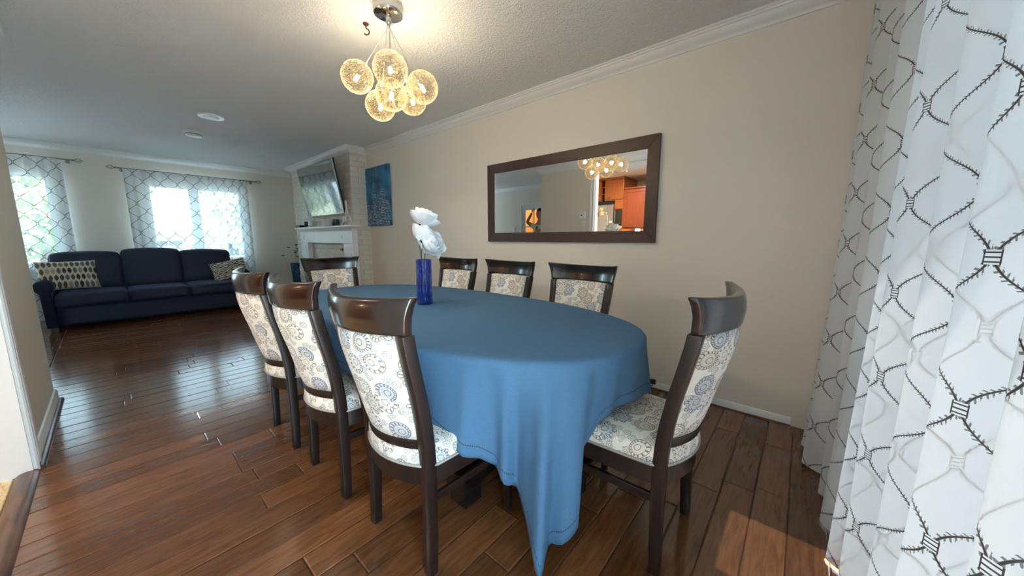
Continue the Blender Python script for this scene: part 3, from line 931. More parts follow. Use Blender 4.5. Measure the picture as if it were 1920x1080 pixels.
dup(c0_, (1.875, 2.285, 0), P2 + 0.02, 'espresso dining chair between table and mirror wall, closest to the city skyline canvas')
dup(c0_, (1.268, 3.105, 0), PI, 'espresso dining chair at the far head of the table, in front of the fireplace')
dup(c0_, (1.285, 0.287, 0), -0.03, 'espresso dining chair at the near head of the table, its whole seat showing')

# ---------------------------------------------------------------- vase with roses
VX, VY = 1.243, 1.77
t = NT('cobalt_swirled_glass')
sx = t.n('ShaderNodeSeparateXYZ'); t.l(t.coord('UV'), sx.inputs[0])
sw = t.m_('SINE', t.m_('ADD', t.m_('MULTIPLY', sx.outputs[0], 2 * PI * 14), t.m_('MULTIPLY', sx.outputs[1], 46.0)))
sw2 = t.m_('SINE', t.m_('SUBTRACT', t.m_('MULTIPLY', sx.outputs[0], 2 * PI * 14), t.m_('MULTIPLY', sx.outputs[1], 46.0)))
t.col((0.002, 0.080, 0.72)).set(Roughness=0.02, Transmission_Weight=0.92, IOR=1.45, Coat_Weight=0.6)
t.bump(t.m_('ADD', sw, sw2), 0.9, 0.004)
M['cobalt'] = t.m
mb = MB()
H_ = 0.278
def vz(u, v):
    r = 0.0455 + 0.0015 * math.sin(v * PI)
    r += 0.0011 * math.sin(2 * PI * u * 14 + v * 13) * math.sin(2 * PI * u * 14 - v * 13)
    return (r * math.cos(2 * PI * u), r * math.sin(2 * PI * u), 0.0 + H_ * v)
mb.grid(168, 72, vz, uvf=lambda u, v: (u, v * H_))
mb.grid(168, 24, lambda u, v: ((0.0405) * math.cos(2 * PI * u), 0.0405 * math.sin(2 * PI * u), 0.012 + (H_ - 0.012) * v), uvf=lambda u, v: (u, v * H_), flip=True)
mb.grid(168, 1, lambda u, v: (((0.0455) * (1 - v) + 0.0405 * v) * math.cos(2 * PI * u), (0.0455 * (1 - v) + 0.0405 * v) * math.sin(2 * PI * u), H_), uvf=lambda u, v: (u, H_))
mb.add([(0.0455 * math.cos(2 * PI * k / 84), 0.0455 * math.sin(2 * PI * k / 84), 0.0) for k in range(84)], [tuple(range(83, -1, -1))])
vase = mb.obj('flower_vase', M['cobalt'], None, (VX, VY, TZ + 0.0025), smooth='full', weld=True)
tag(vase, 'cylindrical cobalt blue glass vase with swirled ribs standing on the blue tablecloth', 'vase')

t = NT('silk_rose_petal')
t.col((0.92, 0.92, 0.92)).set(Roughness=0.6)
M['petal'] = t.m
M['sepal'] = simple('dark_red_sepal', (0.035, 0.012, 0.014), 0.5)
M['stem'] = simple('dark_green_stem', (0.03, 0.045, 0.02), 0.5)
M['leafg'] = simple('green_leaf', (0.16, 0.25, 0.03), 0.5)
def petal_mesh(w, h, cup, curl, seed):
    r = random.Random(seed)
    ph = r.uniform(0, 6)
    mb = MB()
    def f(u, v):
        e = 2 * u - 1
        wid = w * max(0.0, 1 - (1.9 * v - 1.12) ** 2 / 1.26) ** 0.5
        x = e * wid
        z = h * (v - 0.10 * e * e * v)
        y = cup * math.sin(v * PI * 0.62) - curl * max(0, v - 0.55) ** 2 * 2.2 * -1
        y -= 0.50 * e * e * wid
        y += 0.004 * math.sin(3 * e + ph) * v * v + 0.002 * math.sin(8 * e + ph * 2) * v * v
        return (x, y, z)
    mb.grid(10, 9, f)
    return mb.mesh('petal', M['petal'], smooth='full')
PM = [petal_mesh(0.026, 0.078, 0.018, -0.022, 1), petal_mesh(0.038, 0.082, 0.034, -0.012, 2), petal_mesh(0.048, 0.082, 0.042, 0.004, 3), petal_mesh(0.052, 0.076, 0.042, 0.030, 4)]
def rose(label, head, axis, seed, scale=1.0, bend=0.0):
    r = random.Random(seed)
    root = thing('silk_rose', label, 'flower', (VX, VY, TZ + 0.02), 0, 'white silk roses in the blue vase')
    hl = Vector(head) - Vector((VX, VY, TZ + 0.02))
    ax = Vector(axis).normalized()
    base = hl - ax * 0.045
    s0 = Vector((r.uniform(-0.02, 0.02), r.uniform(-0.02, 0.02), 0.0))
    pts = []
    for k in range(15):
        f = k / 14
        a = s0.lerp(Vector((hl.x * 0.25, hl.y * 0.25, 0.27)), f) if False else None
        p0, p1, p2 = s0, Vector((s0.x * 0.3, s0.y * 0.3, base.z * 0.62)) - Vector((ax.x, ax.y, 0)) * 0.02, base
        pts.append(p0 * (1 - f) ** 2 + p1 * 2 * f * (1 - f) + p2 * f * f)
    MB().tube(pts, 0.0024, 7).obj('stem', M['stem'], root, smooth='full')
    q = ax.to_track_quat('Z', 'Y')
    head_o = MB().lathe([(0, 0.0), (0.010, 0.003), (0.014, 0.012), (0.010, 0.03), (0, 0.034)], 12).obj('flower_head', M['petal'], root, base, None, smooth='full')
    head_o.rotation_mode = 'QUATERNION'; head_o.rotation_quaternion = q
    for ri, (n, tilt, me, z0) in enumerate(((3, -0.15, PM[0], 0.014), (4, 0.0, PM[1], 0.010), (5, 0.13, PM[2], 0.004), (6, 0.38, PM[3], 0.0))):
        for k in range(n):
            a = 2 * PI * (k + 0.37 * ri) / n + r.uniform(-0.12, 0.12)
            p = link('petal', me, head_o)
            p.rotation_euler = (0, 0, 0)
            m = Matrix.Rotation(a, 4, 'Z') @ Matrix.Translation((0, 0.006 + 0.002 * ri, z0)) @ Matrix.Rotation(-tilt + r.uniform(-0.1, 0.1), 4, 'X') @ Matrix.Scale(scale * r.uniform(0.92, 1.06), 4)
            p.matrix_local = m
    for k in range(5):
        mb = MB()
        mb.grid(4, 6, lambda u, v: ((2 * u - 1) * 0.009 * math.sin(PI * min(0.99, 0.25 + 0.75 * v)), 0.012 + 0.020 * math.sin(v * 1.9), -0.002 + 0.034 * v - 0.002 * (2 * u - 1) ** 2))
        s = mb.obj('sepal', M['sepal'], head_o, smooth='full')
        s.matrix_local = Matrix.Rotation(2 * PI * k / 5 + 0.3, 4, 'Z') @ Matrix.Translation((0, 0.004, 0))
    return root
toc = -fh          # horizontal direction towards the viewpoint
rose('white silk rose standing highest in the blue vase, dark sepals showing', (1.262, 1.77, 1.265), rt * 0.30 + fh * 0.25 + Vector((0, 0, 1)), 1, 1.18)
rose('white silk rose in the middle of the three in the blue vase, turned away', (1.262, 1.79, 1.165), rt * 0.45 + fh * 0.45 + Vector((0, 0, 0.7)), 2, 1.08)
rose('white silk rose hanging lowest over the rim of the blue vase', (1.285, 1.75, 1.115), rt * 0.75 - fh * 0.55 + Vector((0, 0, 0.45)), 3, 1.15)
mb = MB().grid(4, 6, lambda u, v: ((2 * u - 1) * 0.012 * math.sin(PI * (0.08 + 0.9 * v)), 0.05 * v, 0.01 * math.sin(v * PI)))
lf = mb.obj('rose_leaf', M['leafg'], None, (VX + 0.03, VY - 0.034, TZ + 0.285), (0.2, 0.1, -2.2), smooth='full')
tag(lf, 'small green leaf under the lowest rose at the vase rim', 'leaf')

# ---------------------------------------------------------------- curtains and rods
def rod(name, label, p0, p1, wall_dir, brackets, r=0.009):
    t = thing(name, label, 'curtain rod', p0)
    v = Vector(p1) - Vector(p0)
    d = v.normalized()
    MB().tube([(0, 0, 0), v], r, 10).obj('pole', M['rodmetal'], t, smooth=True)
    for s, base in ((-1, Vector((0, 0, 0))), (1, v)):
        mb = MB()
        # open cage finial: collar, four bowed wires, tip
        for k in range(5):
            a = 2 * PI * k / 5
            e1 = Vector((0, 0, 1)); e2 = d.cross(e1)
            pts = []
            for q in range(9):
                f = q / 8
                rr = 0.030 * math.sin(PI * f) ** 0.8
                an = a + 1.6 * f
                pts.append(base + d * s * (0.02 + 0.075 * f) + (e1 * math.cos(an) + e2 * math.sin(an)) * rr)
            mb.tube(pts, 0.0028, 5)
        mb.tube([base, base + d * s * 0.022], 0.013, 10)
        mb.tube([base + d * s * 0.093, base + d * s * 0.102], 0.006, 8)
        mb.obj('finial', M['rodmetal'], t, smooth=True)
    for f in brackets:
        b = v * f
        w_ = Vector(wall_dir)
        MB().tube([b, b + Vector((0, 0, -0.02)) + w_ * 0.3, b + Vector((0, 0, -0.02)) + w_], 0.006, 8).tube([b + Vector((0, 0, -0.02)) + w_ * 0.93, b + Vector((0, 0, -0.02)) + w_ * 0.998], 0.024, 12).obj('bracket', M['rodmetal'], t, smooth=True)
    return t
def curtain(name, label, mat, plan, z0, z1, flare, group=None, nv=36, seed=0, lift=None):
    """plan(u) -> (x, y); UV runs in metres of cloth; flare widens the folds towards the hem"""
    N = 420
    pts = [Vector(plan(k / N, 1.0)) for k in range(N + 1)]
    mid = [Vector(plan(k / N, 0.5)) for k in range(N + 1)]
    acc = [0]
    for a, b in zip(mid[:-1], mid[1:]): acc.append(acc[-1] + (b - a).length)
    mb = MB()
    def f(u, v):
        k = u
        x, y = plan(u, v)
        zz = z0 + (lift(u) if lift else 0)
        return (x, y, zz + (z1 - zz) * v)
    mb.grid(N, nv, f, uvf=lambda u, v: (acc[int(round(u * N))], z0 + (z1 - z0) * v))
    o = mb.obj(name, mat, None, smooth='full')
    return tag(o, label, 'curtain', group)

rod('curtain_rod', 'pewter curtain rod over the window behind the middle of the sofa', (0.205, 8.0, 2.205), (1.925, 8.0, 2.205), (0, 0.08, 0), (0.03, 0.97))
rod('curtain_rod', 'pewter curtain rod end over the window at the left edge of the photo', (-1.62, 8.0, 2.245), (-0.20, 8.0, 2.245), (0, 0.08, 0), (0.03, 0.97))
def plan_far(x0, x1, amp, n, ph=0.0, gather=0.0):
    def pl(u, v):
        uu = u + gather * math.sin(2 * PI * u) / (2 * PI)
        g = 0.5 + 0.5 * math.tanh((u - 0.60) * 10)
        a = amp * (0.35 + 0.9 * g)
        return (x0 + (x1 - x0) * uu, 7.985 + a * (0.9 + 0.3 * (1 - v)) * math.sin(2 * PI * (n * uu + 0.25 * math.sin(7 * u + ph)) + ph) - 0.006)
    return pl
curtain('sheer_curtain', 'sheer white lattice curtain hanging behind the middle and right of the sofa', M['sheer_far'], plan_far(0.265, 1.80, 0.022, 13), 0.06, 2.20, 0)
curtain('sheer_curtain', 'sheer white lattice curtain at the left edge of the photo, behind the leaf patterned pillow', M['sheer_far'], plan_far(-0.99, -0.30, 0.016, 5, 1.0), 0.06, 2.24, 0)

# big curtain beside the camera
rod('curtain_rod', 'pewter curtain rod over the patio window beside the camera', (-0.45, -0.225, 2.315), (2.56, -0.225, 2.315), (0, -0.195, 0), (0.02, 0.98))
KN = [0.28, 0.40, 0.50, 0.635, 0.73, 0.86, 0.94, 1.09, 1.17, 1.33, 1.42, 1.56, 1.65, 1.80, 1.89, 2.02, 2.11, 2.23, 2.31, 2.40, 2.47, 2.54]
rc = random.Random(11)
KA = [rc.uniform(0.75, 1.1) for _ in KN]
def plan_near(u, v):
    m = len(KN) - 1
    q = (1 - u) * m
    i = min(m - 1, int(q)); f = q - i
    fs = f * f * (3 - 2 * f)
    x = KN[i] + (KN[i + 1] - KN[i]) * f
    amp = 0.052 + 0.022 * (1 - v)
    s0 = (1 if i % 2 else -1) * KA[i]; s1 = (1 if (i + 1) % 2 else -1) * KA[i + 1]
    y = -0.245 + 0.055 * max(0, min(1, (x - 1.7) / 0.8)) + amp * (s0 + (s1 - s0) * fs) + 0.010 * math.sin(9 * x + 3 * v) * (1 - v)
    y += 0.035 * (1 - v) ** 2 * max(0, (x - 1.2) / 1.3)
    x += 0.025 * (1 - v) * math.sin(5 * x + 1) + 0.012 * math.sin(14 * x) * (1 - v) - 0.02 * (1 - v)
    return (x, y)
curtain('sheer_curtain', 'tall sheer white curtain with a black embroidered lattice, filling the right edge beside the camera', M['sheer_near'], plan_near, 0.008, 2.33, 0.4, lift=lambda u: 0.004 * math.sin(u * 40))

# ---------------------------------------------------------------- chandelier
CX, CY = 1.165, 1.905
chd = thing('globe_chandelier', 'chandelier of six lit gold wire mesh globes hanging over the dining table', 'chandelier', (CX, CY, CE))
MB().lathe([(0, -0.001), (0.080, -0.001), (0.082, -0.006), (0.082, -0.040), (0.078, -0.050), (0.070, -0.054), (0, -0.056)], 40).obj('canopy', M['chrome'], chd, smooth=True)
MB().lathe([(0, -0.05), (0.015, -0.05), (0.015, -0.096), (0.012, -0.10), (0, -0.10)], 20).obj('hub', M['chrome'], chd, smooth=True)
GL = [(1.054, 2.085, 2.085), (1.079, 1.770, 2.042), (1.296, 1.793, 2.025), (1.196, 2.091, 1.968), (1.415, 2.074, 2.054), (1.167, 1.916, 1.977)]
GR = 0.089
def wire_globe():
    bm = bmesh.new()
    bmesh.ops.create_icosphere(bm, subdivisions=5, radius=GR)
    r = random.Random(4)
    for v in bm.verts:
        v.co += Vector((r.uniform(-1, 1), r.uniform(-1, 1), r.uniform(-1, 1))) * 0.0021
        v.co = v.co.normalized() * GR * r.uniform(0.985, 1.012)
    es = list(bm.edges); r.shuffle(es)
    mb = MB()
    for e in es[:int(len(es) * 0.42)]:
        a, b = e.verts[0].co, e.verts[1].co
        d = (b - a).normalized(); n = a.normalized(); s = d.cross(n).normalized() * 0.00085; n = n * 0.0008
        vs = [a - n, a + s + n * 0.4, a - s + n * 0.4, b - n, b + s + n * 0.4, b - s + n * 0.4]
        mb.add(vs, [(0, 1, 4, 3), (1, 2, 5, 4), (2, 0, 3, 5)])
    bm.free()
    return mb.mesh('globe_shade', M['wire'])
gm = wire_globe()
bulb_m = MB().lathe([(0, -0.030), (0.007, -0.028), (0.011, -0.018), (0.0115, 0.0), (0.009, 0.012), (0, 0.014)], 14).mesh('bulb', M['bulb'], smooth=True)
sock_m = MB().lathe([(0, 0.014), (0.009, 0.014), (0.011, 0.018), (0.011, 0.05), (0.005, 0.056), (0.005, 0.088), (0.007, 0.089), (0.007, 0.10), (0.003, 0.135), (0, 0.136)], 14).mesh('socket', M['chrome'], smooth=True)
for i, g in enumerate(GL):
    l = Vector(g) - Vector((CX, CY, CE))
    gl_ = link('globe_shade', gm, chd, l)
    gl_.rotation_euler = (i * 1.1, i * 0.7, i * 2.1)
    hubp = Vector((0.008 * math.cos(i), 0.008 * math.sin(i), -0.096))
    ax = (hubp - l).normalized()
    q = ax.to_track_quat('Z', 'Y')
    inv = gl_.rotation_euler.to_matrix().to_4x4().inverted()
    for nm, me in (('bulb', bulb_m), ('socket', sock_m)):
        c = link(nm, me, gl_); c.matrix_local = inv @ q.to_matrix().to_4x4()
    MB().tube([hubp, l + ax * 0.13], 0.0021, 6).obj('cable', M['cable'], chd, smooth=True)
    lamp('chandelier_bulb_light', Vector(g), 4.0, (1.0, 0.81, 0.53), 0.018)

hook = MB().lathe([(0, -0.001), (0.018, -0.001), (0.016, -0.008), (0.006, -0.012), (0, -0.012)], 12)
hook.tube([(0, 0, -0.01), (0, 0, -0.026), (0.014, 0, -0.036), (0.020, 0, -0.050), (0.012, 0, -0.062), (-0.002, 0, -0.064), (-0.012, 0, -0.056)], 0.0042, 7)
ho = hook.obj('ceiling_hook', M['bronze'], None, (1.165, 2.16, CE - 0.0005), (0, 0, math.radians(-50)), smooth=True)
tag(ho, 'small brown hook screwed into the ceiling beside the chandelier canopy', 'hook')

# ceiling fixtures
def disc_light(name, label, x, y, r, kind, cat):
    t = thing(name, label, cat, (x, y, CE - 0.0005))
    if kind == 'speaker':
        MB().lathe([(0, -0.002), (r, -0.002), (r, -0.012), (r * 0.95, -0.017), (r * 0.62, -0.015), (r * 0.60, -0.010), (0, -0.010)], 36).obj('housing', M['white'], t, smooth=True)
        MB().lathe([(0, -0.011), (r * 0.56, -0.011), (r * 0.54, -0.021), (r * 0.45, -0.025), (0, -0.026)], 30).obj('lens', M['lens_off'], t, smooth=True)
    elif kind == 'smoke':
        MB().lathe([(0, -0.001), (r, -0.001), (r, -0.022), (r * 0.9, -0.030), (0, -0.030)], 36).obj('base', M['white'], t, smooth=True)
        MB().lathe([(r * 0.86, -0.030), (r * 0.86, -0.036), (0, -0.036), (0, -0.03)], 30).obj('vent_slot', M['black'], t)
        MB().lathe([(0, -0.036), (r * 0.82, -0.036), (r * 0.74, -0.052), (r * 0.45, -0.060), (0, -0.062)], 30).obj('cap', M['white'], t, smooth=True)
    else:
        MB().lathe([(r, -0.001), (r, -0.006), (r * 0.80, -0.009), (r * 0.72, -0.004), (r * 0.72, -0.001)], 32).obj('trim_ring', M['white'], t, smooth=True)
        MB().lathe([(0, -0.003), (r * 0.71, -0.003), (r * 0.71, -0.0015), (0, -0.001)], 28).obj('lens', M['lens_off'], t, smooth=True)
    return t
disc_light('ceiling_disc_fixture', 'flat round white fixture with an inner ring on the ceiling, largest of the ceiling discs', 0.865, 4.96, 0.112, 'speaker', 'ceiling fixture')
disc_light('smoke_detector', 'round white smoke detector with a stepped cap on the ceiling', 0.835, 5.86, 0.098, 'smoke', 'smoke detector')
disc_light('recessed_downlight', 'small recessed ceiling light between smoke detector and fireplace corner', 1.78, 5.43, 0.062, 'r', 'ceiling light')
disc_light('recessed_downlight', 'small recessed ceiling light closest to the sofa windows', 1.715, 6.71, 0.062, 'r', 'ceiling light')

# ---------------------------------------------------------------- wall mirror
mi = thing('wall_mirror', 'wide rectangular mirror in a dark brown wooden frame on the cream wall', 'mirror', (W - 0.002, 1.69, 1.501))
FW, FH, FT, FB = 1.70, 0.765, 0.028, 0.088
def frame_side(p):      # mitred rail, p = list of 4 (y, z) corners, outer pair then inner pair
    mb = MB()
    vs = [(-0.004, y, z) for y, z in p] + [(-FT, p[0][0], p[0][1]), (-FT, p[1][0], p[1][1]), (-FT + 0.006, p[2][0], p[2][1]), (-FT + 0.006, p[3][0], p[3][1])]
    mb.add(vs, [(0, 1, 2, 3), (7, 6, 5, 4), (0, 4, 5, 1), (1, 5, 6, 2), (2, 6, 7, 3), (3, 7, 4, 0)])
    return mb
a, b = FW / 2, FH / 2; c_, d_ = a - FB, b - FB
for q in ([(-a, b), (a, b), (c_, d_), (-c_, d_)], [(a, -b), (-a, -b), (-c_, -d_), (c_, -d_)], [(a, b), (a, -b), (c_, -d_), (c_, d_)], [(-a, -b), (-a, b), (-c_, d_), (-c_, -d_)]):
    frame_side(q).obj('frame_rail', M['frame'], mi, bevel=0.0015)
gq = MB(); gt = math.radians(0.0)
gq.box(-0.012, -c_ - 0.004, -d_ - 0.004, -0.008, c_ + 0.004, d_ + 0.004)
g_ = gq.obj('mirror_pane', M['mirror'], mi)
g_.rotation_euler = (0, 0, math.radians(0.35))

# ---------------------------------------------------------------- city skyline canvas
t = NT('painted_night_sky')
uv = t.coord('Object')
f = t.noise(t.map(uv, (1, 4, 4)), 1.6, 4)
c = t.mix(t.step(f, 0.25, 0.8), (0.006, 0.035, 0.12), (0.02, 0.26, 0.50))
st = t.noise(uv, 60, 2)
t.col(t.mix(t.step(st, 0.70, 0.74), c, (0.2, 0.5, 0.65))).set(Roughness=0.5)
M['nightsky'] = t.m
t = NT('painted_lit_facades')
br = t.n('ShaderNodeTexBrick')
t.l(t.n('ShaderNodeTexCoord').outputs['UV'], br.inputs[0])
br.inputs['Color1'].default_value = (0.50, 0.66, 0.72, 1); br.inputs['Color2'].default_value = (0.05, 0.14, 0.24, 1); br.inputs['Mortar'].default_value = (0.008, 0.035, 0.10, 1)
br.inputs['Scale'].default_value = 1.0; br.inputs['Brick Width'].default_value = 0.026; br.inputs['Row Height'].default_value = 0.022; br.inputs['Mortar Size'].default_value = 0.004
t.col(br.outputs[0]).set(Roughness=0.5)
M['facade'] = t.m
cv = thing('canvas_painting', 'tall canvas painting of a blue night city skyline beside the chimney breast', 'painting', (W - 0.003, 4.775, 1.748))
MB().box(-0.034, -0.345, -0.415, -0.001, 0.345, 0.415).obj('canvas', M['nightsky'], cv, bevel=0.003)
def tower(y0, y1, z0, z1, dep=0.0012):
    # y decreases to the right of the picture as seen from the room
    mb = MB(); x = -0.034 - dep
    mb.add([(x, y0, z0), (x, y1, z0), (x, y1, z1), (x, y0, z1), (-0.0345, y0, z0), (-0.0345, y1, z0), (-0.0345, y1, z1), (-0.0345, y0, z1)],
           [(0, 3, 2, 1), (0, 1, 5, 4), (1, 2, 6, 5), (2, 3, 7, 6), (3, 0, 4, 7)], [(y0, z0), (y1, z0), (y1, z1), (y0, z1)] * 2)
    return mb
for (y0, y1, z1) in ((0.20, 0.33, -0.10), (0.27, 0.34, 0.10), (-0.02, 0.14, -0.12), (0.01, 0.11, 0.05), (0.035, 0.085, 0.19), (0.05, 0.07, 0.26), (0.057, 0.063, 0.36), (-0.17, -0.05, -0.02), (-0.25, -0.12, 0.10), (-0.32, -0.20, -0.10), (-0.34, -0.24, -0.06), (0.15, 0.22, -0.20), (-0.12, 0.0, -0.25)):
    tower(y0, y1, -0.41, z1, 0.0008 + 0.0003 * ((y0 * 97) % 3)).obj('painted_tower', M['facade'], cv)

# ---------------------------------------------------------------- fireplace mantel
mt = thing('fireplace_mantel', 'white painted fireplace mantel on the brick chimney breast under the television', 'mantel', (CHX - 0.004, 5.95, 0))
Y0, Y1 = 4.955 - 5.95, 6.98 - 5.95
for s in (0, 1):
    ya = Y0 if s == 0 else Y1 - 0.30
    mb = MB().box(-0.080, ya, 0.0, -0.0005, ya + 0.30, 1.075)
    lg = mb.obj('pilaster', M['white'], mt, bevel=0.004)
    MB().box(-0.087, ya + 0.05, 0.18, -0.0795, ya + 0.25, 1.02).obj('raised_panel', M['white'], lg, bevel=0.004)
    MB().box(-0.094, ya - 0.008, 0.0, -0.0805, ya + 0.308, 0.13).obj('plinth', M['white'], lg, bevel=0.004)
fz = MB().box(-0.085, Y0 - 0.004, 1.0755, -0.0005, Y1 + 0.004, 1.262).obj('frieze', M['white'], mt, bevel=0.004)
MB().lathe([(0, 0), (0.028, 0.002), (0.022, 0.008), (0.010, 0.010), (0, 0.012)], 14).obj('rosette', M['white'], fz, (-0.0855, Y0 + 0.33, 1.17), (0, -PI / 2, 0), smooth=True)
MB().lathe([(0, 0), (0.028, 0.002), (0.022, 0.008), (0.010, 0.010), (0, 0.012)], 14).obj('rosette', M['white'], fz, (-0.0855, Y1 - 0.16, 1.17), (0, -PI / 2, 0), smooth=True)
# stepped cornice and shelf
cr = [(0.086, 1.262), (0.092, 1.268), (0.096, 1.278), (0.110, 1.290), (0.116, 1.300), (0.122, 1.302), (0.126, 1.312)]
mb = MB()
vs = []
for dd, z in cr: vs += [(-0.001, Y0 - dd + 0.08, z), (-dd, Y0 - dd + 0.08, z), (-dd, Y1 + dd - 0.08, z), (-0.001, Y1 + dd - 0.08, z)]
fs = []
for i in range(len(cr) - 1):
    for j in range(4): fs.append((i * 4 + j, i * 4 + (j + 1) % 4, i * 4 + 4 + (j + 1) % 4, i * 4 + 4 + j))
fs += [(3, 2, 1, 0), tuple(range(len(vs) - 4, len(vs)))]
mb.add(vs, fs); mb.obj('cornice', M['white'], mt)
MB().box(-0.140, Y0 - 0.115, 1.3125, -0.0005, Y1 + 0.10, 1.338).obj('shelf', M['white'], mt, bevel=0.005)
SHZ = 1.3385
MB().lathe([(0, 0), (0.024, 0.0), (0.026, 0.006), (0.014, 0.012), (0.013, 0.024), (0.018, 0.03), (0, 0.034)], 14).obj('gas_valve', M['rodmetal'], None, (CHX - 0.003, 5.48, 0.98), (0, -PI / 2, 0), smooth=True)
tag(bpy.data.objects['gas_valve'], 'small round metal knob on the brick infill inside the mantel', 'knob')

# ---------------------------------------------------------------- television
tv = thing('television', 'large flat television tilted forward on the chimney breast over the mantel', 'television', (CHX - 0.012, 5.86, 1.90))
TVW, TVH = 1.36, 0.775
tm = Matrix.Translation((-0.115, 0, 0)) @ Matrix.Rotation(math.radians(-9.5), 4, 'Y')
MB().box(-0.016, -TVW / 2, -TVH / 2, 0.022, TVW / 2, TVH / 2).xform(tm).obj('cabinet', M['black'], tv, bevel=0.004)
MB().box(0.022, -0.4, -0.25, 0.045, 0.4, 0.2).xform(tm).obj('back_cover', M['black'], tv, bevel=0.01)
mb = MB(); k = 0.010
mb.box(-0.020, -TVW / 2 - 0.001, -TVH / 2 - 0.001, -0.004, TVW / 2 + 0.001, -TVH / 2 + k).box(-0.020, -TVW / 2 - 0.001, TVH / 2 - k, -0.004, TVW / 2 + 0.001, TVH / 2 + 0.001)
mb.box(-0.020, -TVW / 2 - 0.001, -TVH / 2 + k, -0.004, -TVW / 2 + k, TVH / 2 - k).box(-0.020, TVW / 2 - k, -TVH / 2 + k, -0.004, TVW / 2 + 0.001, TVH / 2 - k)
mb.xform(tm).obj('bezel', M['silver'], tv, bevel=0.002)
MB().box(-0.0185, -TVW / 2 + k, -TVH / 2 + k, -0.0162, TVW / 2 - k, TVH / 2 - k).xform(tm).obj('screen', M['screen'], tv)
MB().box(-0.06, -0.22, -0.14, -0.0, 0.22, 0.10).obj('wall_bracket', M['black'], tv)

# ---------------------------------------------------------------- things on the mantel shelf
def put(o, x, y, z): o.location = (x, y, z)
SX = CHX - 0.075
cb = thing('black_box', 'flat black box lying on the far left end of the mantel shelf', 'box', (SX - 0.01, 6.92, SHZ))
MB().box(-0.055, -0.10, 0, 0.055, 0.10, 0.036).obj('body', M['black'], cb, bevel=0.003)
MB().box(-0.057, -0.102, 0.0365, 0.057, 0.102, 0.044).obj('lid', M['black'], cb, bevel=0.002)
M['teal'] = simple('teal_glazed_ceramic', (0.012, 0.05, 0.065), 0.25, var=0.25)
M['wax'] = simple('white_candle_wax', (0.85, 0.85, 0.84), 0.5, var=0.02)
def cup(name, label, y, r, h, cat):
    o = MB().lathe([(0, 0), (r * 0.72, 0), (r * 0.95, h * 0.25), (r, h * 0.6), (r * 0.92, h), (r * 0.86, h), (r * 0.9, h * 0.6), (r * 0.6, h * 0.12), (0, h * 0.1)], 24).obj(name, M['teal'], None, (SX, y, SHZ), smooth=True)
    return tag(o, label, cat)
cup('candle_bowl', 'round dark teal bowl on the mantel shelf next to the tower figurine', 5.50, 0.058, 0.10, 'bowl')
cup('ceramic_cup', 'small dark teal cup on the mantel shelf next to the black box', 6.66, 0.045, 0.10, 'cup')
def candle(label, y, r, h):
    t = thing('pillar_candle', label, 'candle', (SX + 0.005, y, SHZ))
    MB().lathe([(0, 0), (r * 1.35, 0), (r * 1.35, 0.008), (0, 0.010)], 20).obj('dish', M['wax'], t, smooth=True)
    MB().lathe([(0, 0.0105), (r, 0.0105), (r, h), (r * 0.8, h + 0.003), (0, h - 0.006)], 20).obj('wax_body', M['wax'], t, smooth=True)
    MB().tube([(0, 0, h - 0.006), (0.001, 0, h + 0.012)], 0.0014, 5).obj('wick', M['black'], t)
    return t
candle('white pillar candle on the mantel shelf beside the small teal cup', 6.50, 0.036, 0.115)
candle('white pillar candle standing alone near the middle of the mantel shelf', 5.93, 0.034, 0.120)
M['card'] = simple('white_card_stock', (0.84, 0.84, 0.83), 0.6, var=0.02)
for y, lab in ((6.44, 'small white folded card lying at the shelf edge under the left candle'), (6.02, 'small white folded card lying at the shelf edge in front of the middle candle')):
    mb = MB(); mb.add([(-0.03, -0.055, 0.0005), (0.0, -0.055, 0.022), (0.03, -0.055, 0.0005), (-0.03, 0.055, 0.0005), (0.0, 0.055, 0.022), (0.03, 0.055, 0.0005),
                       (-0.03, -0.055, 0.002), (0.0, -0.055, 0.024), (0.03, -0.055, 0.002), (-0.03, 0.055, 0.002), (0.0, 0.055, 0.024), (0.03, 0.055, 0.002)],
                      [(0, 3, 4, 1), (1, 4, 5, 2), (6, 7, 10, 9), (7, 8, 11, 10), (0, 6, 9, 3), (2, 5, 11, 8), (0, 1, 7, 6), (1, 2, 8, 7), (3, 9, 10, 4), (4, 10, 11, 5)])
    tag(mb.obj('folded_card', M['card'], None, (CHX - 0.108, y, SHZ)), lab, 'card')
tb = MB().box(-0.03, -0.09, 0, 0.03, 0.09, 0.012).obj('remote_control', M['black'], None, (CHX - 0.06, 5.74, SHZ), bevel=0.004)
tag(tb, 'thin dark remote lying on the mantel shelf between candle and teal bowl', 'remote')

# lattice tower figurine
tw = thing('tower_figurine', 'pale metal lattice tower figurine at the right end of the mantel shelf', 'figurine', (SX + 0.002, 5.10, SHZ))
def leg_w(z):  # half width at height z (0..0.34)
    q = z / 0.34
    return 0.004 + 0.060 * (1 - q) ** 2.3
legm = MB(); tr_ = MB()
zs = [0.34 * k / 16 for k in range(17)]
for sx_, sy_ in ((1, 1), (1, -1), (-1, 1), (-1, -1)):
    legm.tube([(sx_ * leg_w(z), sy_ * leg_w(z), z) for z in zs], [0.0078 * (1 - 0.55 * z / 0.34) for z in zs], 5)
for i in range(16):
    z0, z1 = zs[i], zs[i + 1]; a, b = leg_w(z0), leg_w(z1)
    if i in (0, 1): continue
    for (p, q) in (((a, a), (-b, b)), ((-a, a), (b, b)), ((a, -a), (-b, -b)), ((-a, -a), (b, -b)), ((a, a), (b, -b)), ((a, -a), (b, b)), ((-a, a), (-b, -b)), ((-a, -a), (-b, b))):
        tr_.tube([(p[0], p[1], z0), (q[0], q[1], z1)], 0.0032, 4, cap=False)
M['pewter_light'] = simple('pale_silver_metal', (0.86, 0.85, 0.82), 0.4, 0.2)
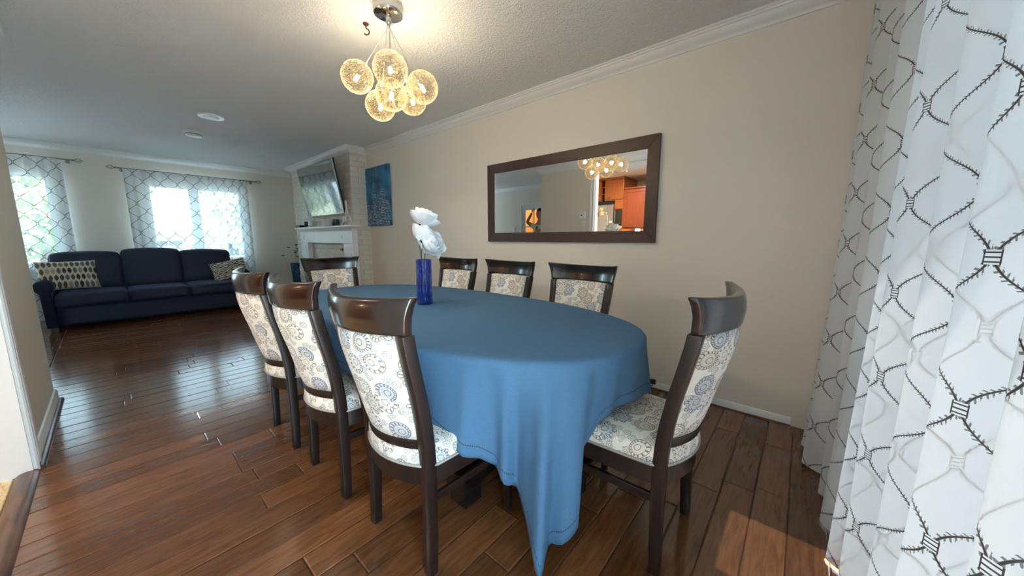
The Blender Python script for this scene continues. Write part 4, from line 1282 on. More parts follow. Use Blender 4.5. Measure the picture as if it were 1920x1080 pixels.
legm.obj('leg_frame', M['pewter_light'], tw, smooth=True); tr_.obj('truss', M['pewter_light'], tw)
for z, w in ((0.060, 0.052), (0.125, 0.034), (0.285, 0.011)): MB().box(-w, -w, z - 0.004, w, w, z + 0.004).obj('platform', M['pewter_light'], tw, bevel=0.001)
MB().tube([(0, 0, 0.33), (0, 0, 0.365)], [0.004, 0.0012], 6).obj('spire', M['pewter_light'], tw)

# ---------------------------------------------------------------- floor vase with blue twigs
t = NT('mottled_blue_ceramic'); f = t.noise(t.coord(), 22, 5, 0.7)
t.col(t.ramp(f, [(0.3, (0.006, 0.02, 0.06)), (0.5, (0.012, 0.06, 0.15)), (0.7, (0.10, 0.25, 0.36))])).set(Roughness=0.25, Coat_Weight=0.4); M['blueceramic'] = t.m
fv = MB().lathe([(0, 0), (0.085, 0), (0.088, 0.01), (0.110, 0.5), (0.118, 0.64), (0.120, 0.66), (0.112, 0.66), (0.105, 0.60), (0.08, 0.03), (0, 0.02)], 32).obj('floor_vase', M['blueceramic'], None, (2.435, 7.76, 0.0005), smooth=True)
tag(fv, 'tall mottled blue ceramic floor vase in the corner left of the mantel', 'vase')
tg = thing('twig_bouquet', 'bunch of dry twigs with blue blooms standing in the mottled floor vase', 'dried flowers', (2.435, 7.76, 0.25))
rw = random.Random(9)
M['blueflower'] = simple('dusty_blue_petals', (0.03, 0.13, 0.23), 0.7, var=0.4, scale=60)
M['twig'] = simple('grey_brown_twig', (0.20, 0.17, 0.14), 0.7)
for k in range(13):
    an = rw.uniform(0, 2 * PI); sp = rw.uniform(0.04, 0.13); hh = rw.uniform(0.50, 0.86)
    tip = Vector((math.cos(an) * sp, math.sin(an) * sp, hh))
    if k == 0: tip = Vector((-0.20, 0.10, 0.55))
    pts = [Vector((math.cos(an) * 0.03, math.sin(an) * 0.03, 0)).lerp(tip, q / 6) + Vector((math.sin(q * 1.7 + k) * 0.008, math.cos(q + k) * 0.008, 0)) for q in range(7)]
    s = MB().tube(pts, [0.0028 - 0.0003 * q for q in range(7)], 5).obj('twig', M['twig'], tg, smooth=True)
    if k % 3 != 2 or k == 0:
        mb = MB()
        for q in range(7):
            a2 = 2 * PI * q / 7
            c2 = pts[-1] + Vector((0.016 * math.cos(a2), 0.016 * math.sin(a2), 0.006 * math.sin(a2 * 3)))
            mb.grid(3, 4, lambda u, v: tuple(pts[-1] + Vector(((v * 0.036) * math.cos(a2) - (2 * u - 1) * 0.014 * math.sin(PI * min(1, v + 0.1)) * math.sin(a2), (v * 0.036) * math.sin(a2) + (2 * u - 1) * 0.014 * math.sin(PI * min(1, v + 0.1)) * math.cos(a2), 0.03 * v * v))))
        mb.obj('bloom', M['blueflower'] if k else M['twig'], s, smooth='full')

# ---------------------------------------------------------------- sofa
def soft_box(x0, y0, z0, x1, y1, z1, r=0.05, puff=0.03, seed=0, n=14):
    """cushion: box with rounded edges and swollen faces"""
    cx, cy, cz = (x0 + x1) / 2, (y0 + y1) / 2, (z0 + z1) / 2
    hx, hy, hz = (x1 - x0) / 2, (y1 - y0) / 2, (z1 - z0) / 2
    bm = bmesh.new(); bmesh.ops.create_cube(bm, size=2)
    bmesh.ops.subdivide_edges(bm, edges=bm.edges, cuts=n - 1, use_grid_fill=True)
    rr = random.Random(seed); o = rr.uniform(0, 50)
    for v in bm.verts:
        p = v.co.copy()
        def ease(a): return math.copysign(1 - (1 - abs(a)) ** 1.15, a)
        q = Vector((ease(p.x) * hx, ease(p.y) * hy, ease(p.z) * hz))
        inn = Vector((max(-hx + r, min(hx - r, q.x)), max(-hy + r, min(hy - r, q.y)), max(-hz + r, min(hz - r, q.z))))
        d = q - inn
        if d.length > r: q = inn + d.normalized() * r
        fx, fy, fz = (1 - (q.x / hx) ** 2), (1 - (q.y / hy) ** 2), (1 - (q.z / hz) ** 2)
        if abs(p.z) > 0.999: q.z += math.copysign(puff * max(0, fx) ** 0.6 * max(0, fy) ** 0.6, p.z)
        if abs(p.y) > 0.999: q.y += math.copysign(puff * 0.6 * max(0, fx) ** 0.6 * max(0, fz) ** 0.6, p.y)
        nz = noise.noise(Vector((q.x * 4 + o, q.y * 4, q.z * 4))) * 0.008
        q += q.normalized() * nz
        v.co = q + Vector((cx, cy, cz))
    mb = MB(); bm.verts.index_update()
    mb.add([v.co for v in bm.verts], [tuple(v.index for v in f.verts) for f in bm.faces])
    bm.free()
    return mb
sf = thing('sofa', 'long navy blue three seat sofa under the far windows', 'sofa', (0.42, 7.40, 0))
soft_box(-0.93, -0.42, 0.055, 0.93, 0.40, 0.30, 0.03, 0.004, 1).obj('base', M['navy'], sf, smooth='full')
soft_box(-0.95, 0.20, 0.055, 0.95, 0.50, 0.80, 0.05, 0.01, 2).obj('back_frame', M['navy'], sf, smooth='full')
for s in (-1, 1):
    # rolled arm: outline in (x, z) swept along y
    prof = [(0.93, 0.055), (0.93, 0.48), (0.91, 0.53), (0.905, 0.58), (0.93, 0.625), (0.98, 0.645), (1.03, 0.63), (1.06, 0.59), (1.055, 0.53), (1.02, 0.48), (1.01, 0.055)]
    mb = MB(); n = len(prof)
    ys = [(-0.46, 0.97), (-0.475, 0.93), (-0.46, 1.0), (0.0, 1.0), (0.45, 1.0)]
    ys = [(-0.475, 0.94), (-0.462, 1.0), (0.0, 1.0), (0.45, 1.0)]
    vs = []
    for y, sc in ys:
        for x, z in prof: vs.append((s * (0.98 + (x - 0.98) * sc), y, 0.35 + (z - 0.35) * sc + (0.02 * max(0, y) if z > 0.5 else 0)))
    fs = []
    for i in range(len(ys) - 1):
        for j in range(n): fs.append((i * n + j, i * n + (j + 1) % n, i * n + n + (j + 1) % n, i * n + n + j))
    fs += [tuple(range(n - 1, -1, -1)), tuple(range((len(ys) - 1) * n, len(ys) * n))]
    mb.add(vs, fs); mb.obj('armrest', M['navy'], sf, smooth='full', bevel=0.0)
for k in range(3):
    x0 = -0.925 + k * 0.6175
    soft_box(x0, -0.50, 0.295, x0 + 0.612, 0.24, 0.455, 0.05, 0.02, 10 + k).obj('seat_cushion', M['navy'], sf, smooth='full')
    bc = soft_box(-0.322, -0.12, 0.0, 0.322, 0.12, (0.50, 0.535, 0.505)[k], 0.06, 0.04, 20 + k)
    bc.xform(Matrix.Translation((x0 + 0.306 + (-0.02, 0.0, 0.0)[k], 0.20, 0.44)) @ Matrix.Rotation(math.radians(-13), 4, 'X'))
    bc.obj('back_cushion', M['navy'], sf, smooth='full')
for sx_ in (-0.96, 0.96):
    for y in (-0.40, 0.40): MB().box(sx_ - 0.03, y - 0.03, 0.0, sx_ + 0.03, y + 0.03, 0.054).obj('leg', M['black'], sf)

def pillow(name, label, mat, loc, rot, w, h, d):
    mb = MB()
    def f(side):
        def g(u, v):
            a, b = 2 * u - 1, 2 * v - 1
            pin = 1 - 0.06 * (abs(a) ** 2) * (1 - abs(b) ** 3) * 0 - 0.05 * (1 - a * a) * b * b
            th = d * max(0, 1 - a ** 4) ** 0.55 * max(0, 1 - b ** 4) ** 0.55
            return (a * w / 2 * (1 - 0.05 * (1 - b * b)), side * th / 2, b * h / 2 * (1 - 0.06 * (1 - a * a)))
        return g
    mb.grid(22, 16, f(-1), uvf=lambda u, v: (u * w * 2, v * h * 2)); mb.grid(22, 16, f(1), uvf=lambda u, v: (u * w * 2, v * h * 2), flip=True)
    o = mb.obj(name, mat, None, loc, rot, smooth='full', weld=True)
    return tag(o, label, 'pillow')
pillow('throw_pillow', 'beige pillow with rows of dark leaf ovals at the left end of the sofa', M['pillow_leaf'], (-0.375, 7.27, 0.675), (math.radians(-24), 0, math.radians(7)), 0.50, 0.40, 0.15)
pillow('throw_pillow', 'beige and dark branch streaked pillow at the right end of the sofa', M['pillow_branch'], (1.27, 7.27, 0.635), (math.radians(-28), math.radians(-13), math.radians(-12)), 0.47, 0.34, 0.14)

# small black plug at the skirting
pl = thing('wall_plug', 'small black plug on the white skirting behind the near head chair', 'plug', (W - 0.0145, 0.79, 0.062))
MB().box(-0.022, -0.02, -0.018, 0, 0.02, 0.018).obj('body', M['black'], pl, bevel=0.004)
MB().tube([(-0.012, 0, -0.018), (-0.014, 0.004, -0.036), (-0.012, 0.03, -0.042)], 0.003, 6).obj('cord', M['black'], pl, smooth=True)

# ---------------------------------------------------------------- kitchen seen in the mirror
KF = -2.0                                   # plane of the cabinet fronts
def panel_door(parent, y0, y1, z0, z1, mat, x=KF, handle=None, name='door'):
    """shaker door facing +x"""
    d = MB().box(x, y0 + 0.002, z0 + 0.002, x + 0.014, y1 - 0.002, z1 - 0.002).obj(name, mat, parent, bevel=0.001)
    w = min(0.065, (y1 - y0) * 0.22)
    mb = MB()
    mb.box(x + 0.0145, y0 + 0.002, z0 + 0.002, x + 0.022, y0 + w, z1 - 0.002).box(x + 0.0145, y1 - w, z0 + 0.002, x + 0.022, y1 - 0.002, z1 - 0.002)
    mb.box(x + 0.0145, y0 + w, z0 + 0.002, x + 0.022, y1 - w, z0 + w).box(x + 0.0145, y0 + w, z1 - w, x + 0.022, y1 - w, z1 - 0.002)
    mb.obj('door_frame', mat, d, bevel=0.002)
    if handle:
        hy, hz, vert = handle
        mb = MB()
        if vert: mb.tube([(x + 0.022, hy, hz - 0.05), (x + 0.048, hy, hz - 0.05), (x + 0.048, hy, hz + 0.05), (x + 0.022, hy, hz + 0.05)], 0.005, 8)
        else: mb.tube([(x + 0.022, hy - 0.05, hz), (x + 0.048, hy - 0.05, hz), (x + 0.048, hy + 0.05, hz), (x + 0.022, hy + 0.05, hz)], 0.005, 8)
        mb.obj('handle', M['steel'], d, smooth=True)
    return d
X0 = KX + 0.002
fc = thing('refrigerator_cabinet', 'orange cherry wood tall cabinet built around the refrigerator, seen in the mirror', 'cabinet', (0, 0, 0))
mb = MB().box(X0, 3.705, 0.0, KF, 3.825, 1.96).box(X0, 3.825 - 0.0, 0.0, KF - 0.0, 3.829, 2.40)
mb.box(X0, 3.135, 0.0, KF, 3.155, 1.96).box(X0, 2.965, 0.0, KF, 2.985, 1.96).box(X0, 2.965, 1.96, KF, 3.39, 2.40).box(X0, 3.47, 1.96, KF, 3.825, 2.40).box(X0, 2.985, 0.10, KF, 3.135, 1.40).box(X0, 2.985, 1.78, KF, 3.135, 1.96)
mb.box(X0, 3.39, 1.96, KF - 0.25, 3.47, 2.40)
mb.obj('carcass', M['cherry'], fc)
panel_door(fc, 3.472, 3.825, 1.985, 2.395, M['cherry'], handle=(3.56, 2.03, False))
panel_door(fc, 2.970, 3.388, 1.985, 2.395, M['cherry'], handle=(3.30, 2.03, False))
panel_door(fc, 3.707, 3.825, 1.0, 1.955, M['cherry'])
MB().box(KF - 0.25, 3.39, 2.10, KF - 0.004, 3.47, 2.115).obj('shelf', M['cherry'], fc)
MB().box(KF - 0.25, 3.39, 2.25, KF - 0.004, 3.47, 2.265).obj('shelf', M['cherry'], fc)
MB().box(X0, 2.955, 2.402, KF + 0.03, 3.828, CE - 0.002).obj('cornice', M['cherry'], fc, bevel=0.006)
for z, h, lab in ((1.962, 0.085, 'small dark bottle on the lowest shelf between the orange upper doors'), (2.118, 0.10, 'small dark bottle on the middle shelf between the orange upper doors')):
    o = MB().lathe([(0, 0), (0.022, 0), (0.022, h * 0.6), (0.009, h * 0.78), (0.009, h), (0, h)], 14).obj('spice_bottle', M['black'], None, (KF - 0.06, 3.43, z), smooth=True)
    tag(o, lab, 'bottle')
rf = thing('refrigerator', 'stainless steel refrigerator standing in the cherry cabinet, seen in the mirror', 'refrigerator', (0, 0, 0))
MB().box(X0, 3.165, 0.02, KF - 0.02, 3.695, 1.88).obj('body', M['steel'], rf, bevel=0.006)
for y0, y1, hy in ((3.167, 3.315, 3.30), (3.319, 3.693, 3.335)):
    d = MB().box(KF - 0.018, y0, 0.75, KF + 0.035, y1, 1.878).obj('door', M['steel'], rf, bevel=0.008)
    MB().tube([(KF + 0.034, hy, 0.95), (KF + 0.075, hy, 0.97), (KF + 0.078, hy, 1.2), (KF + 0.078, hy, 1.5), (KF + 0.075, hy, 1.72), (KF + 0.034, hy, 1.74)], 0.009, 8).obj('handle', M['chrome'], d, smooth=True)
MB().box(KF - 0.018, 3.167, 0.06, KF + 0.035, 3.693, 0.745).obj('freezer_drawer', M['steel'], rf, bevel=0.008)
dp = MB().box(KF + 0.0355, 3.60, 1.30, KF + 0.040, 3.67, 1.72).obj('dispenser_panel', simple('brown_dispenser', (0.14, 0.075, 0.05), 0.3), rf, bevel=0.002)
MB().box(KF - 0.3, 3.17, 1.882, KF, 3.69, 1.955).obj('top_gap_panel', M['black'], rf)
for y, z, w, h, lab in ((3.44, 1.79, 0.085, 0.06, 'pale yellow note stuck high on the refrigerator door'), (3.42, 1.70, 0.08, 0.09, 'white photo sheet stuck on the refrigerator door below the yellow note'),
                        (3.31, 1.49, 0.05, 0.34, 'long white paper strip hanging on the refrigerator between its doors'), (3.22, 1.42, 0.075, 0.22, 'white paper sheet hanging on the narrow refrigerator door'),
                        (3.53, 1.68, 0.045, 0.10, 'small black magnet card on the wide refrigerator door'), (3.60, 1.78, 0.05, 0.035, 'small white label magnet on the refrigerator above its dispenser')):
    m_ = M['black'] if 'black' in lab else (simple('yellow_paper', (0.85, 0.70, 0.30), 0.7) if 'yellow' in lab else M['card'])
    mb = MB().grid(3, 6, lambda u, v: (KF + 0.0368 + 0.004 * (1 - v) ** 2, y - w / 2 + w * u, z - h / 2 + h * v)); 
    mb2 = MB().grid(3, 6, lambda u, v: (KF + 0.0362 + 0.004 * (1 - v) ** 2, y - w / 2 + w * u, z - h / 2 + h * v), flip=True); mb.add(mb2.v, mb2.f)
    xo = 0.006 if 'dispenser' not in lab or True else 0
    tag(mb.obj('note_paper', m_, None, (xo * 0.2, 0, 0)), lab, 'paper')
ov = thing('wall_oven', 'black built-in microwave oven right of the refrigerator, seen in the mirror', 'oven', (0, 0, 0))
MB().box(KF - 0.4, 2.988, 1.405, KF + 0.004, 3.132, 1.775).obj('body', M['black'], ov)
dd = MB().box(KF + 0.0045, 2.99, 1.45, KF + 0.018, 3.13, 1.77).obj('door', M['screen'], ov, bevel=0.003)
MB().tube([(KF + 0.018, 3.118, 1.50), (KF + 0.045, 3.118, 1.50), (KF + 0.045, 3.118, 1.72), (KF + 0.018, 3.118, 1.72)], 0.006, 8).obj('handle', M['chrome'], dd, smooth=True)

uc = thing('upper_cabinet', 'red cherry wood wall cabinet at the right of the mirror reflection', 'cabinet', (0, 0, 0))
MB().box(X0, 1.90, 1.385, KF - 0.02, 2.963, 2.17).obj('carcass', M['cherry_red'], uc)
for k in range(2): panel_door(uc, 1.905 + k * 0.53, 2.433 + k * 0.53, 1.385, 2.17, M['cherry_red'], x=KF - 0.019)
MB().box(X0, 1.89, 2.172, KF + 0.035, 2.963, 2.205).obj('cornice', M['cherry_red'], uc, bevel=0.008)
MB().box(KF - 0.045, 1.90, 1.345, KF - 0.02, 2.963, 1.384).obj('light_rail', M['cherry_red'], uc, bevel=0.004)
ul = MB().box(KF - 0.25, 2.60, 1.362, KF - 0.12, 2.85, 1.384).obj('under_cabinet_light', M['led'], None)
tag(ul, 'lit strip lamp under the red cherry wall cabinet', 'lamp')
lamp('under_cabinet_glow', (KF - 0.18, 2.7, 1.33), 3, (1.0, 0.78, 0.45), 0.05)
bc_ = thing('base_cabinet', 'red cherry wood base cabinet below the lit strip lamp', 'cabinet', (0, 0, 0))
MB().box(X0, 1.90, 0.10, KF - 0.02, 2.962, 0.88).obj('carcass', M['cherry_red'], bc_)
for k in range(2): panel_door(bc_, 1.905 + k * 0.53, 2.433 + k * 0.53, 0.12, 0.87, M['cherry_red'], x=KF - 0.019, handle=(2.38 + k * 0.10, 0.75, True))
MB().box(X0, 1.90, 0.0, KF - 0.08, 2.962, 0.099).obj('plinth', M['black'], bc_)
wt = MB().box(X0, 1.88, 0.881, KF + 0.02, 2.962, 0.918).obj('worktop', simple('speckled_granite', (0.30, 0.22, 0.14), 0.2, var=0.5, scale=90), None, bevel=0.005)
tag(wt, 'speckled brown stone worktop on the red cherry base cabinet', 'worktop')
# kitchen ceiling downlights
for kx, ky in ((-1.25, 2.65), (-1.25, 1.2)):
    t = thing('kitchen_downlight', 'lit recessed downlight in the kitchen ceiling %s' % ('before the refrigerator' if ky > 2 else 'near the kitchen window wall'), 'ceiling light', (kx, ky, CE - 0.0005))
    MB().lathe([(0.075, -0.001), (0.075, -0.006), (0.060, -0.009), (0.054, -0.004), (0.054, -0.001)], 28).obj('trim_ring', M['white'], t, smooth=True)
    MB().lathe([(0, -0.003), (0.053, -0.003), (0.053, -0.0015), (0, -0.001)], 24).obj('lens', M['led'], t, smooth=True)
    lamp('kitchen_downlight_light', (kx, ky, CE - 0.03), 10, (1.0, 0.92, 0.80), 0.06, 'AREA')

# thermostat and switch beside the kitchen opening
th = thing('thermostat', 'square white thermostat with a dark dial on the left wall beside the kitchen opening', 'thermostat', (LX + 0.0008, 3.04, 1.56))
MB().box(0, -0.062, -0.062, 0.024, 0.062, 0.062).obj('body', M['white'], th, bevel=0.005)
MB().lathe([(0, 0), (0.014, 0), (0.012, 0.006), (0, 0.006)], 16).obj('dial', M['black'], th, (0.0245, 0.012, 0.0), (0, PI / 2, 0), smooth=True)
for z, lab in ((1.415, 'white light switch plate directly under the thermostat'), (1.26, 'white light switch plate second below the thermostat')):
    sw_ = thing('light_switch', lab, 'switch', (LX + 0.0008, 3.02, z))
    MB().box(0, -0.040, -0.062, 0.007, 0.040, 0.062).obj('plate', M['white'], sw_, bevel=0.003)
    MB().box(0.0072, -0.016, -0.034, 0.011, 0.016, 0.034).obj('rocker', M['white'], sw_, bevel=0.002)
so_ = thing('wall_socket', 'white wall plate on the living room side wall beside the glazed door', 'socket', (WX + 0.0008, 5.80, 1.38))
MB().box(0, -0.040, -0.060, 0.007, 0.040, 0.060).obj('plate', M['white'], so_, bevel=0.003)
MB().box(0.0072, -0.016, -0.032, 0.010, 0.016, 0.032).obj('rocker', M['white'], so_, bevel=0.002)

# ---------------------------------------------------------------- the photographer, half hidden behind the wall corner
M['skin'] = simple('skin', (0.50, 0.27, 0.19), 0.55, var=0.04)
M['shirt'] = simple('white_shirt_cloth', (0.80, 0.79, 0.78), 0.8, var=0.04)
M['trousers'] = simple('dark_trousers_cloth', (0.03, 0.032, 0.045), 0.85)
M['hair'] = simple('dark_brown_hair', (0.022, 0.012, 0.008), 0.5, var=0.3, scale=60)
def skin_body(name, joints, edges, mat, parent, root=0, sub=2):
    me = bpy.data.meshes.new(name)
    me.from_pydata([j[0] for j in joints], edges, [])
    o = bpy.data.objects.new(name, me); COL.objects.link(o); o.parent = parent
    sk = o.modifiers.new('skin', 'SKIN'); sk.use_smooth_shade = True
    for i, j in enumerate(joints):
        r = j[1] if isinstance(j[1], tuple) else (j[1], j[1])
        me.skin_vertices[0].data[i].radius = r
        me.skin_vertices[0].data[i].use_root = (i == root)
    sb = o.modifiers.new('sub', 'SUBSURF'); sb.levels = sub; sb.render_levels = sub
    me.materials.append(mat)
    return o
pe = thing('person', 'person in a white shirt with raised arm behind the wall corner, seen in the mirror', 'person', (-1.0, 4.40, 0), math.radians(-90))
# local frame: faces +y, x to the person's right; after rotation faces the dining room (+x world)
J = [((0, 0, 0.94), (0.14, 0.10)), ((0, 0.0, 1.10), (0.135, 0.095)), ((0, 0.005, 1.30), (0.15, 0.105)), ((0, -0.005, 1.44), (0.085, 0.075)), ((0, 0.016, 1.605), 0.052),
     ((-0.082, 0, 0.78), 0.088), ((-0.095, 0.01, 0.48), 0.058), ((-0.10, -0.01, 0.09), 0.040), ((-0.11, 0.10, 0.035), (0.040, 0.030)),
     ((0.082, 0, 0.78), 0.088), ((0.095, 0.01, 0.48), 0.058), ((0.10, -0.01, 0.09), 0.040), ((0.11, 0.10, 0.035), (0.040, 0.030)),
     ((-0.175, 0, 1.40), 0.056), ((-0.325, 0.06, 1.51), 0.040), ((-0.15, 0.15, 1.665), 0.028), ((-0.118, 0.165, 1.70), (0.034, 0.02)),
     ((0.175, 0, 1.40), 0.056), ((0.27, 0.04, 1.17), 0.040), ((0.20, 0.22, 1.24), 0.028), ((0.175, 0.26, 1.27), (0.034, 0.02))]
E_ = [(0, 1), (1, 2), (2, 3), (3, 4), (0, 5), (5, 6), (6, 7), (7, 8), (0, 9), (9, 10), (10, 11), (11, 12), (3, 13), (13, 14), (14, 15), (15, 16), (3, 17), (17, 18), (18, 19), (19, 20)]
body = skin_body('body', J, E_, M['skin'], pe)
# clothes follow the same joints, a little wider
Js = [((0, 0, 0.84), (0.172, 0.134)), ((0, 0, 0.93), (0.166, 0.128)), (J[1][0], (0.148, 0.108)), (J[2][0], (0.162, 0.117)), (J[3][0], (0.098, 0.086)), (J[13][0], 0.066), ((-0.255, 0.03, 1.457), 0.058), (J[17][0], 0.066), ((0.225, 0.02, 1.285), 0.056)]
skin_body('shirt', Js, [(0, 1), (1, 2), (2, 3), (3, 4), (4, 5), (5, 6), (4, 7), (7, 8)], M['shirt'], pe)
Jt = [((0, 0, 1.0), (0.150, 0.112)), ((0, 0, 0.90), (0.160, 0.122)), ((-0.085, 0, 0.74), 0.102), (J[6][0], 0.074), ((-0.10, -0.01, 0.11), 0.060), ((0.085, 0, 0.74), 0.102), (J[10][0], 0.074), ((0.10, -0.01, 0.11), 0.060)]
skin_body('trousers', Jt, [(0, 1), (1, 2), (2, 3), (3, 4), (1, 5), (5, 6), (6, 7)], M['trousers'], pe)
def hand(base, d, palm_n, side, nm):
    d = Vector(d).normalized(); pn = Vector(palm_n).normalized(); sd_ = d.cross(pn).normalized() * side
    b = Vector(base)
    js = [(b, (0.036, 0.016))]; es = []
    for k, (o_, ln) in enumerate(((-0.030, 0.066), (-0.010, 0.076), (0.011, 0.071), (0.030, 0.055))):
        k0 = b + d * 0.05 + sd_ * o_
        p1 = k0 + d * ln * 0.5 + pn * 0.010; p2 = p1 + d * ln * 0.28 + pn * 0.022
        i = len(js); js += [(k0, 0.010), (p1, 0.009), (p2, 0.008)]; es += [(0, i), (i, i + 1), (i + 1, i + 2)]
    t0 = b - sd_ * 0.030 + d * 0.005; t1 = t0 - sd_ * 0.022 + d * 0.03 + pn * 0.012; t2 = t1 + d * 0.026 + pn * 0.012
    i = len(js); js += [(t0, 0.011), (t1, 0.010), (t2, 0.009)]; es += [(0, i), (i, i + 1), (i + 1, i + 2)]
    return skin_body('hand', js, es, M['skin'], pe, sub=1)
hand((-0.112, 0.170, 1.705), (0.45, 0.25, 0.55), (0.6, -0.5, -0.2), 1, 'l')
hand((0.17, 0.262, 1.272), (-0.45, 0.55, 0.45), (-0.5, -0.4, 0.2), -1, 'r')
# head with face
mb = MB()
def headf(u, v):
    th = 2 * PI * u; ph = PI * v
    sp = math.sin(ph) ** 0.78
    x = sp * math.cos(th); y = sp * math.sin(th); z = -math.cos(ph)
    jaw = 1 - 0.30 * max(0, -z) ** 1.3
    px, py, pz = x * 0.074 * jaw, y * 0.094 * (jaw + 0.06 * max(0, y)), z * 0.118
    if y > 0.6:
        g = math.exp(-(x / 0.20) ** 2)
        py += 0.024 * g * math.exp(-((z + 0.22) / 0.16) ** 2)              # nose
        py -= 0.010 * (math.exp(-((abs(x) - 0.36) / 0.15) ** 2)) * math.exp(-((z - 0.02) / 0.12) ** 2)   # eye sockets
        py += 0.007 * math.exp(-(x / 0.30) ** 2) * math.exp(-((z + 0.55) / 0.07) ** 2)   # lips
    return (px, py, pz)
mb.grid(40, 30, headf, closeu=True)
hd = mb.obj('head', M['skin'], pe, (0, 0.03, 1.665), (math.radians(-4), 0, 0), smooth='full', weld=True)
for s in (-1, 1):
    MB().lathe([(0, -0.010), (0.007, -0.007), (0.010, 0), (0.007, 0.007), (0, 0.010)], 12).obj('eye', simple('eye_white', (0.75, 0.74, 0.72), 0.2), hd, (s * 0.028, 0.0755, 0.004), smooth=True)
    MB().lathe([(0, 0), (0.0045, 0), (0.003, 0.003), (0, 0.0032)], 10).obj('iris', M['black'], hd, (s * 0.028, 0.0848, 0.004), (-PI / 2, 0, 0), smooth=True)
    MB().lathe([(0, -0.028), (0.012, -0.02), (0.017, 0.004), (0.013, 0.022), (0, 0.028)], 12).xform(Matrix.Scale(0.45, 4, (1, 0, 0))).obj('ear', M['skin'], hd, (s * 0.076, -0.002, -0.01), smooth=True)
MB().tube([(-0.024, 0.092, -0.066), (0, 0.098, -0.064), (0.024, 0.092, -0.066)], [0.002, 0.005, 0.002], 8).obj('mouth', simple('lips', (0.36, 0.13, 0.11), 0.5), hd, smooth=True)
mb = MB()
def hairf(u, v):
    th = 2 * PI * u; ph = PI * (0.30 + 0.70 * v)
    x = math.sin(ph) * math.cos(th); y = math.sin(ph) * math.sin(th); z = -math.cos(ph)
    k = 1.11 + 0.03 * math.sin(th * 9) * math.sin(ph * 5)
    if y > 0.30 and z < 0.52: k = 0.80
    return (x * 0.074 * k, y * 0.094 * k - 0.006, z * 0.118 * k + 0.004)
mb.grid(36, 20, hairf, closeu=True)
mb.obj('hair', M['hair'], pe, (0, 0.03, 1.665), (math.radians(-4), 0, 0), smooth='full', weld=True)
cam_o = MB().box(-0.04, -0.006, -0.075, 0.04, 0.006, 0.075).obj('smartphone', M['black'], None, (-0.735, 4.33, 1.335), (math.radians(15), 0, math.radians(-60)), bevel=0.004)
tag(cam_o, 'black phone held by the person behind the wall corner', 'phone')

# ---------------------------------------------------------------- outdoors beyond the far windows
M['lawn'] = simple('lawn_grass', (0.16, 0.20, 0.13), 0.9, var=0.35, scale=3)
g0 = structure(MB().box(-60, FAR + 0.6, -1.2, 70, 110, -1.0).obj('ground_lawn', M['lawn']))
structure(MB().box(-40, -40, -0.5, 40, NEAR - 0.13, -0.3).obj('ground_patio', simple('grey_patio_concrete', (0.56, 0.575, 0.60), 0.9, var=0.15, scale=2)))
structure(MB().box(-14, FAR + 0.7, -0.998, 14, 20, -0.96).obj('ground_bounce_slab', simple('pale_bounce_concrete', (0.56, 0.575, 0.60), 0.9, var=0.12, scale=1.5)))  # added pale slab, bounces daylight through the far windows up to the ceiling
structure(MB().box(-60, 21, -0.995, 70, 26, -0.97).obj('road_street', simple('pale_asphalt', (0.30, 0.30, 0.31), 0.9, var=0.1, scale=2)))
M['siding'] = simple('pale_house_siding', (0.62, 0.60, 0.55), 0.8)
M['shingle'] = simple('pale_grey_roof', (0.50, 0.47, 0.46), 0.8, var=0.2, scale=6)
hs = thing('neighbour_house', 'low pale house with a light grey gable roof across the street', 'house', (3.2, 33, -1.0))
MB().box(-5.5, -3.5, 0, 5.5, 3.5, 2.7).obj('wall', M['siding'], hs)
mb = MB(); mb.add([(-6.1, -4.1, 2.55), (6.1, -4.1, 2.55), (6.1, 4.1, 2.55), (-6.1, 4.1, 2.55), (-6.1, 0, 4.9), (6.1, 0, 4.9), (-6.1, -4.1, 2.7), (6.1, -4.1, 2.7), (6.1, 4.1, 2.7), (-6.1, 4.1, 2.7)],
                  [(0, 3, 2, 1), (0, 1, 7, 6), (2, 3, 9, 8), (6, 7, 5, 4), (8, 9, 4, 5), (0, 6, 4, 9, 3), (1, 2, 8, 5, 7)])
mb.obj('roof', M['shingle'], hs)
for x in (-3.6, -0.8, 2.6):
    w_ = MB().box(x - 0.7, -3.56, 0.9, x + 0.7, -3.50, 2.1).obj('window', M['white'], hs)
    MB().box(x - 0.6, -3.58, 1.0, x - 0.03, -3.561, 2.0).obj('pane', M['screen'], w_)
    MB().box(x + 0.03, -3.58, 1.0, x + 0.6, -3.561, 2.0).obj('pane', M['screen'], w_)
MB().box(4.0, -3.56, 0, 4.9, -3.5, 2.05).obj('door', M['cherry'], hs)
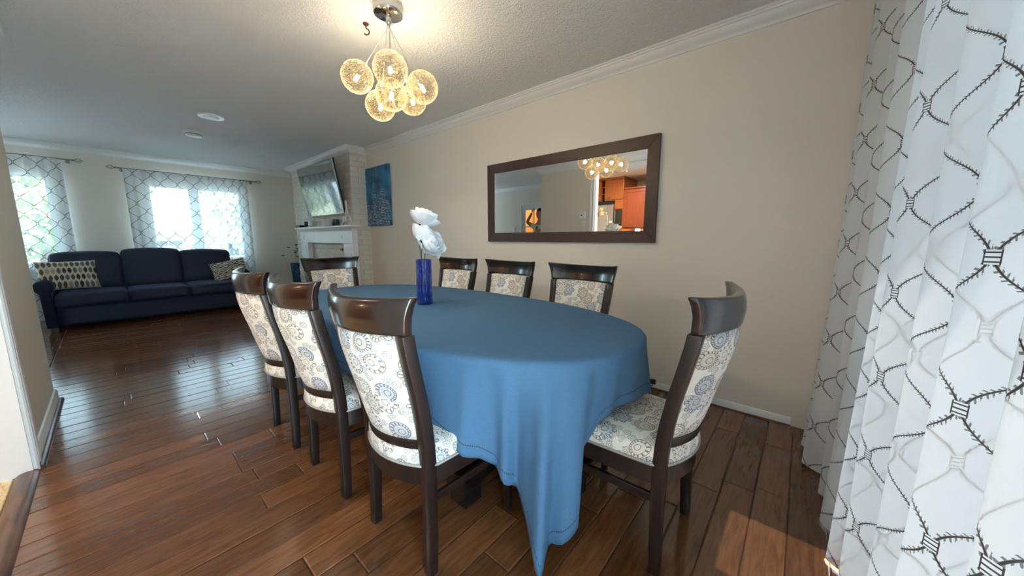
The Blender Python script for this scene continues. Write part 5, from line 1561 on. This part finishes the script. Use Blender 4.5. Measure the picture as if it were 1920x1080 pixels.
M['leaves'] = simple('tree_leaves', (0.13, 0.21, 0.09), 0.7, var=0.6, scale=2.5)
M['leaves2'] = simple('pale_tree_leaves', (0.26, 0.32, 0.17), 0.7, var=0.5, scale=2.5)
M['bark'] = simple('tree_bark', (0.10, 0.07, 0.05), 0.9, var=0.3, scale=5)
def tree(label, x, y, h, r, seed, mat, group='trees beyond the far windows'):
    t = thing('tree', label, 'tree', (x, y, -1.0), 0, group)
    rr = random.Random(seed)
    MB().tube([(0, 0, 0), (0.05, 0.03, h * 0.25), (-0.05, 0, h * 0.5), (0, 0, h * 0.8)], [0.22, 0.17, 0.12, 0.04], 9).obj('trunk', M['bark'], t, smooth=True)
    # leaf crown: many small leaf sprays on a lobed volume
    mb = MB()
    lob = [Vector((rr.uniform(-0.6, 0.6) * r, rr.uniform(-0.6, 0.6) * r, h * rr.uniform(0.42, 0.9))) for _ in range(9)]
    for k in range(1900):
        c = rr.choice(lob)
        d = Vector((rr.gauss(0, 1), rr.gauss(0, 1), rr.gauss(0, 1))).normalized() * r * 0.55 * rr.uniform(0.55, 1.0)
        p = c + d
        s = rr.uniform(0.12, 0.26)
        a = Vector((rr.gauss(0, 1), rr.gauss(0, 1), rr.gauss(0, 1))).normalized(); b = a.cross(Vector((rr.gauss(0, 1), rr.gauss(0, 1), rr.gauss(0, 1)))).normalized()
        mb.add([p - a * s, p + b * s * 0.5, p + a * s, p - b * s * 0.5], [(0, 1, 2, 3)])
    o = mb.obj('crown', mat, t)
    return t
tree('dark green tree left of the neighbour house, seen through the middle far window', -1.9, 25.5, 5.0, 2.0, 1, M['leaves'])
tree('pale green tree standing before the right end of the neighbour house', 5.4, 23.0, 4.8, 1.9, 2, M['leaves2'])
tree('tall green tree filling the left far window', -2.6, 21.0, 5.2, 2.0, 3, M['leaves2'])
tree('dark green tree behind the neighbour house', -0.5, 43.0, 8.0, 3.6, 4, M['leaves'])
tree('dark green tree behind the right end of the neighbour house', 9.5, 43.0, 8.5, 3.8, 5, M['leaves'])
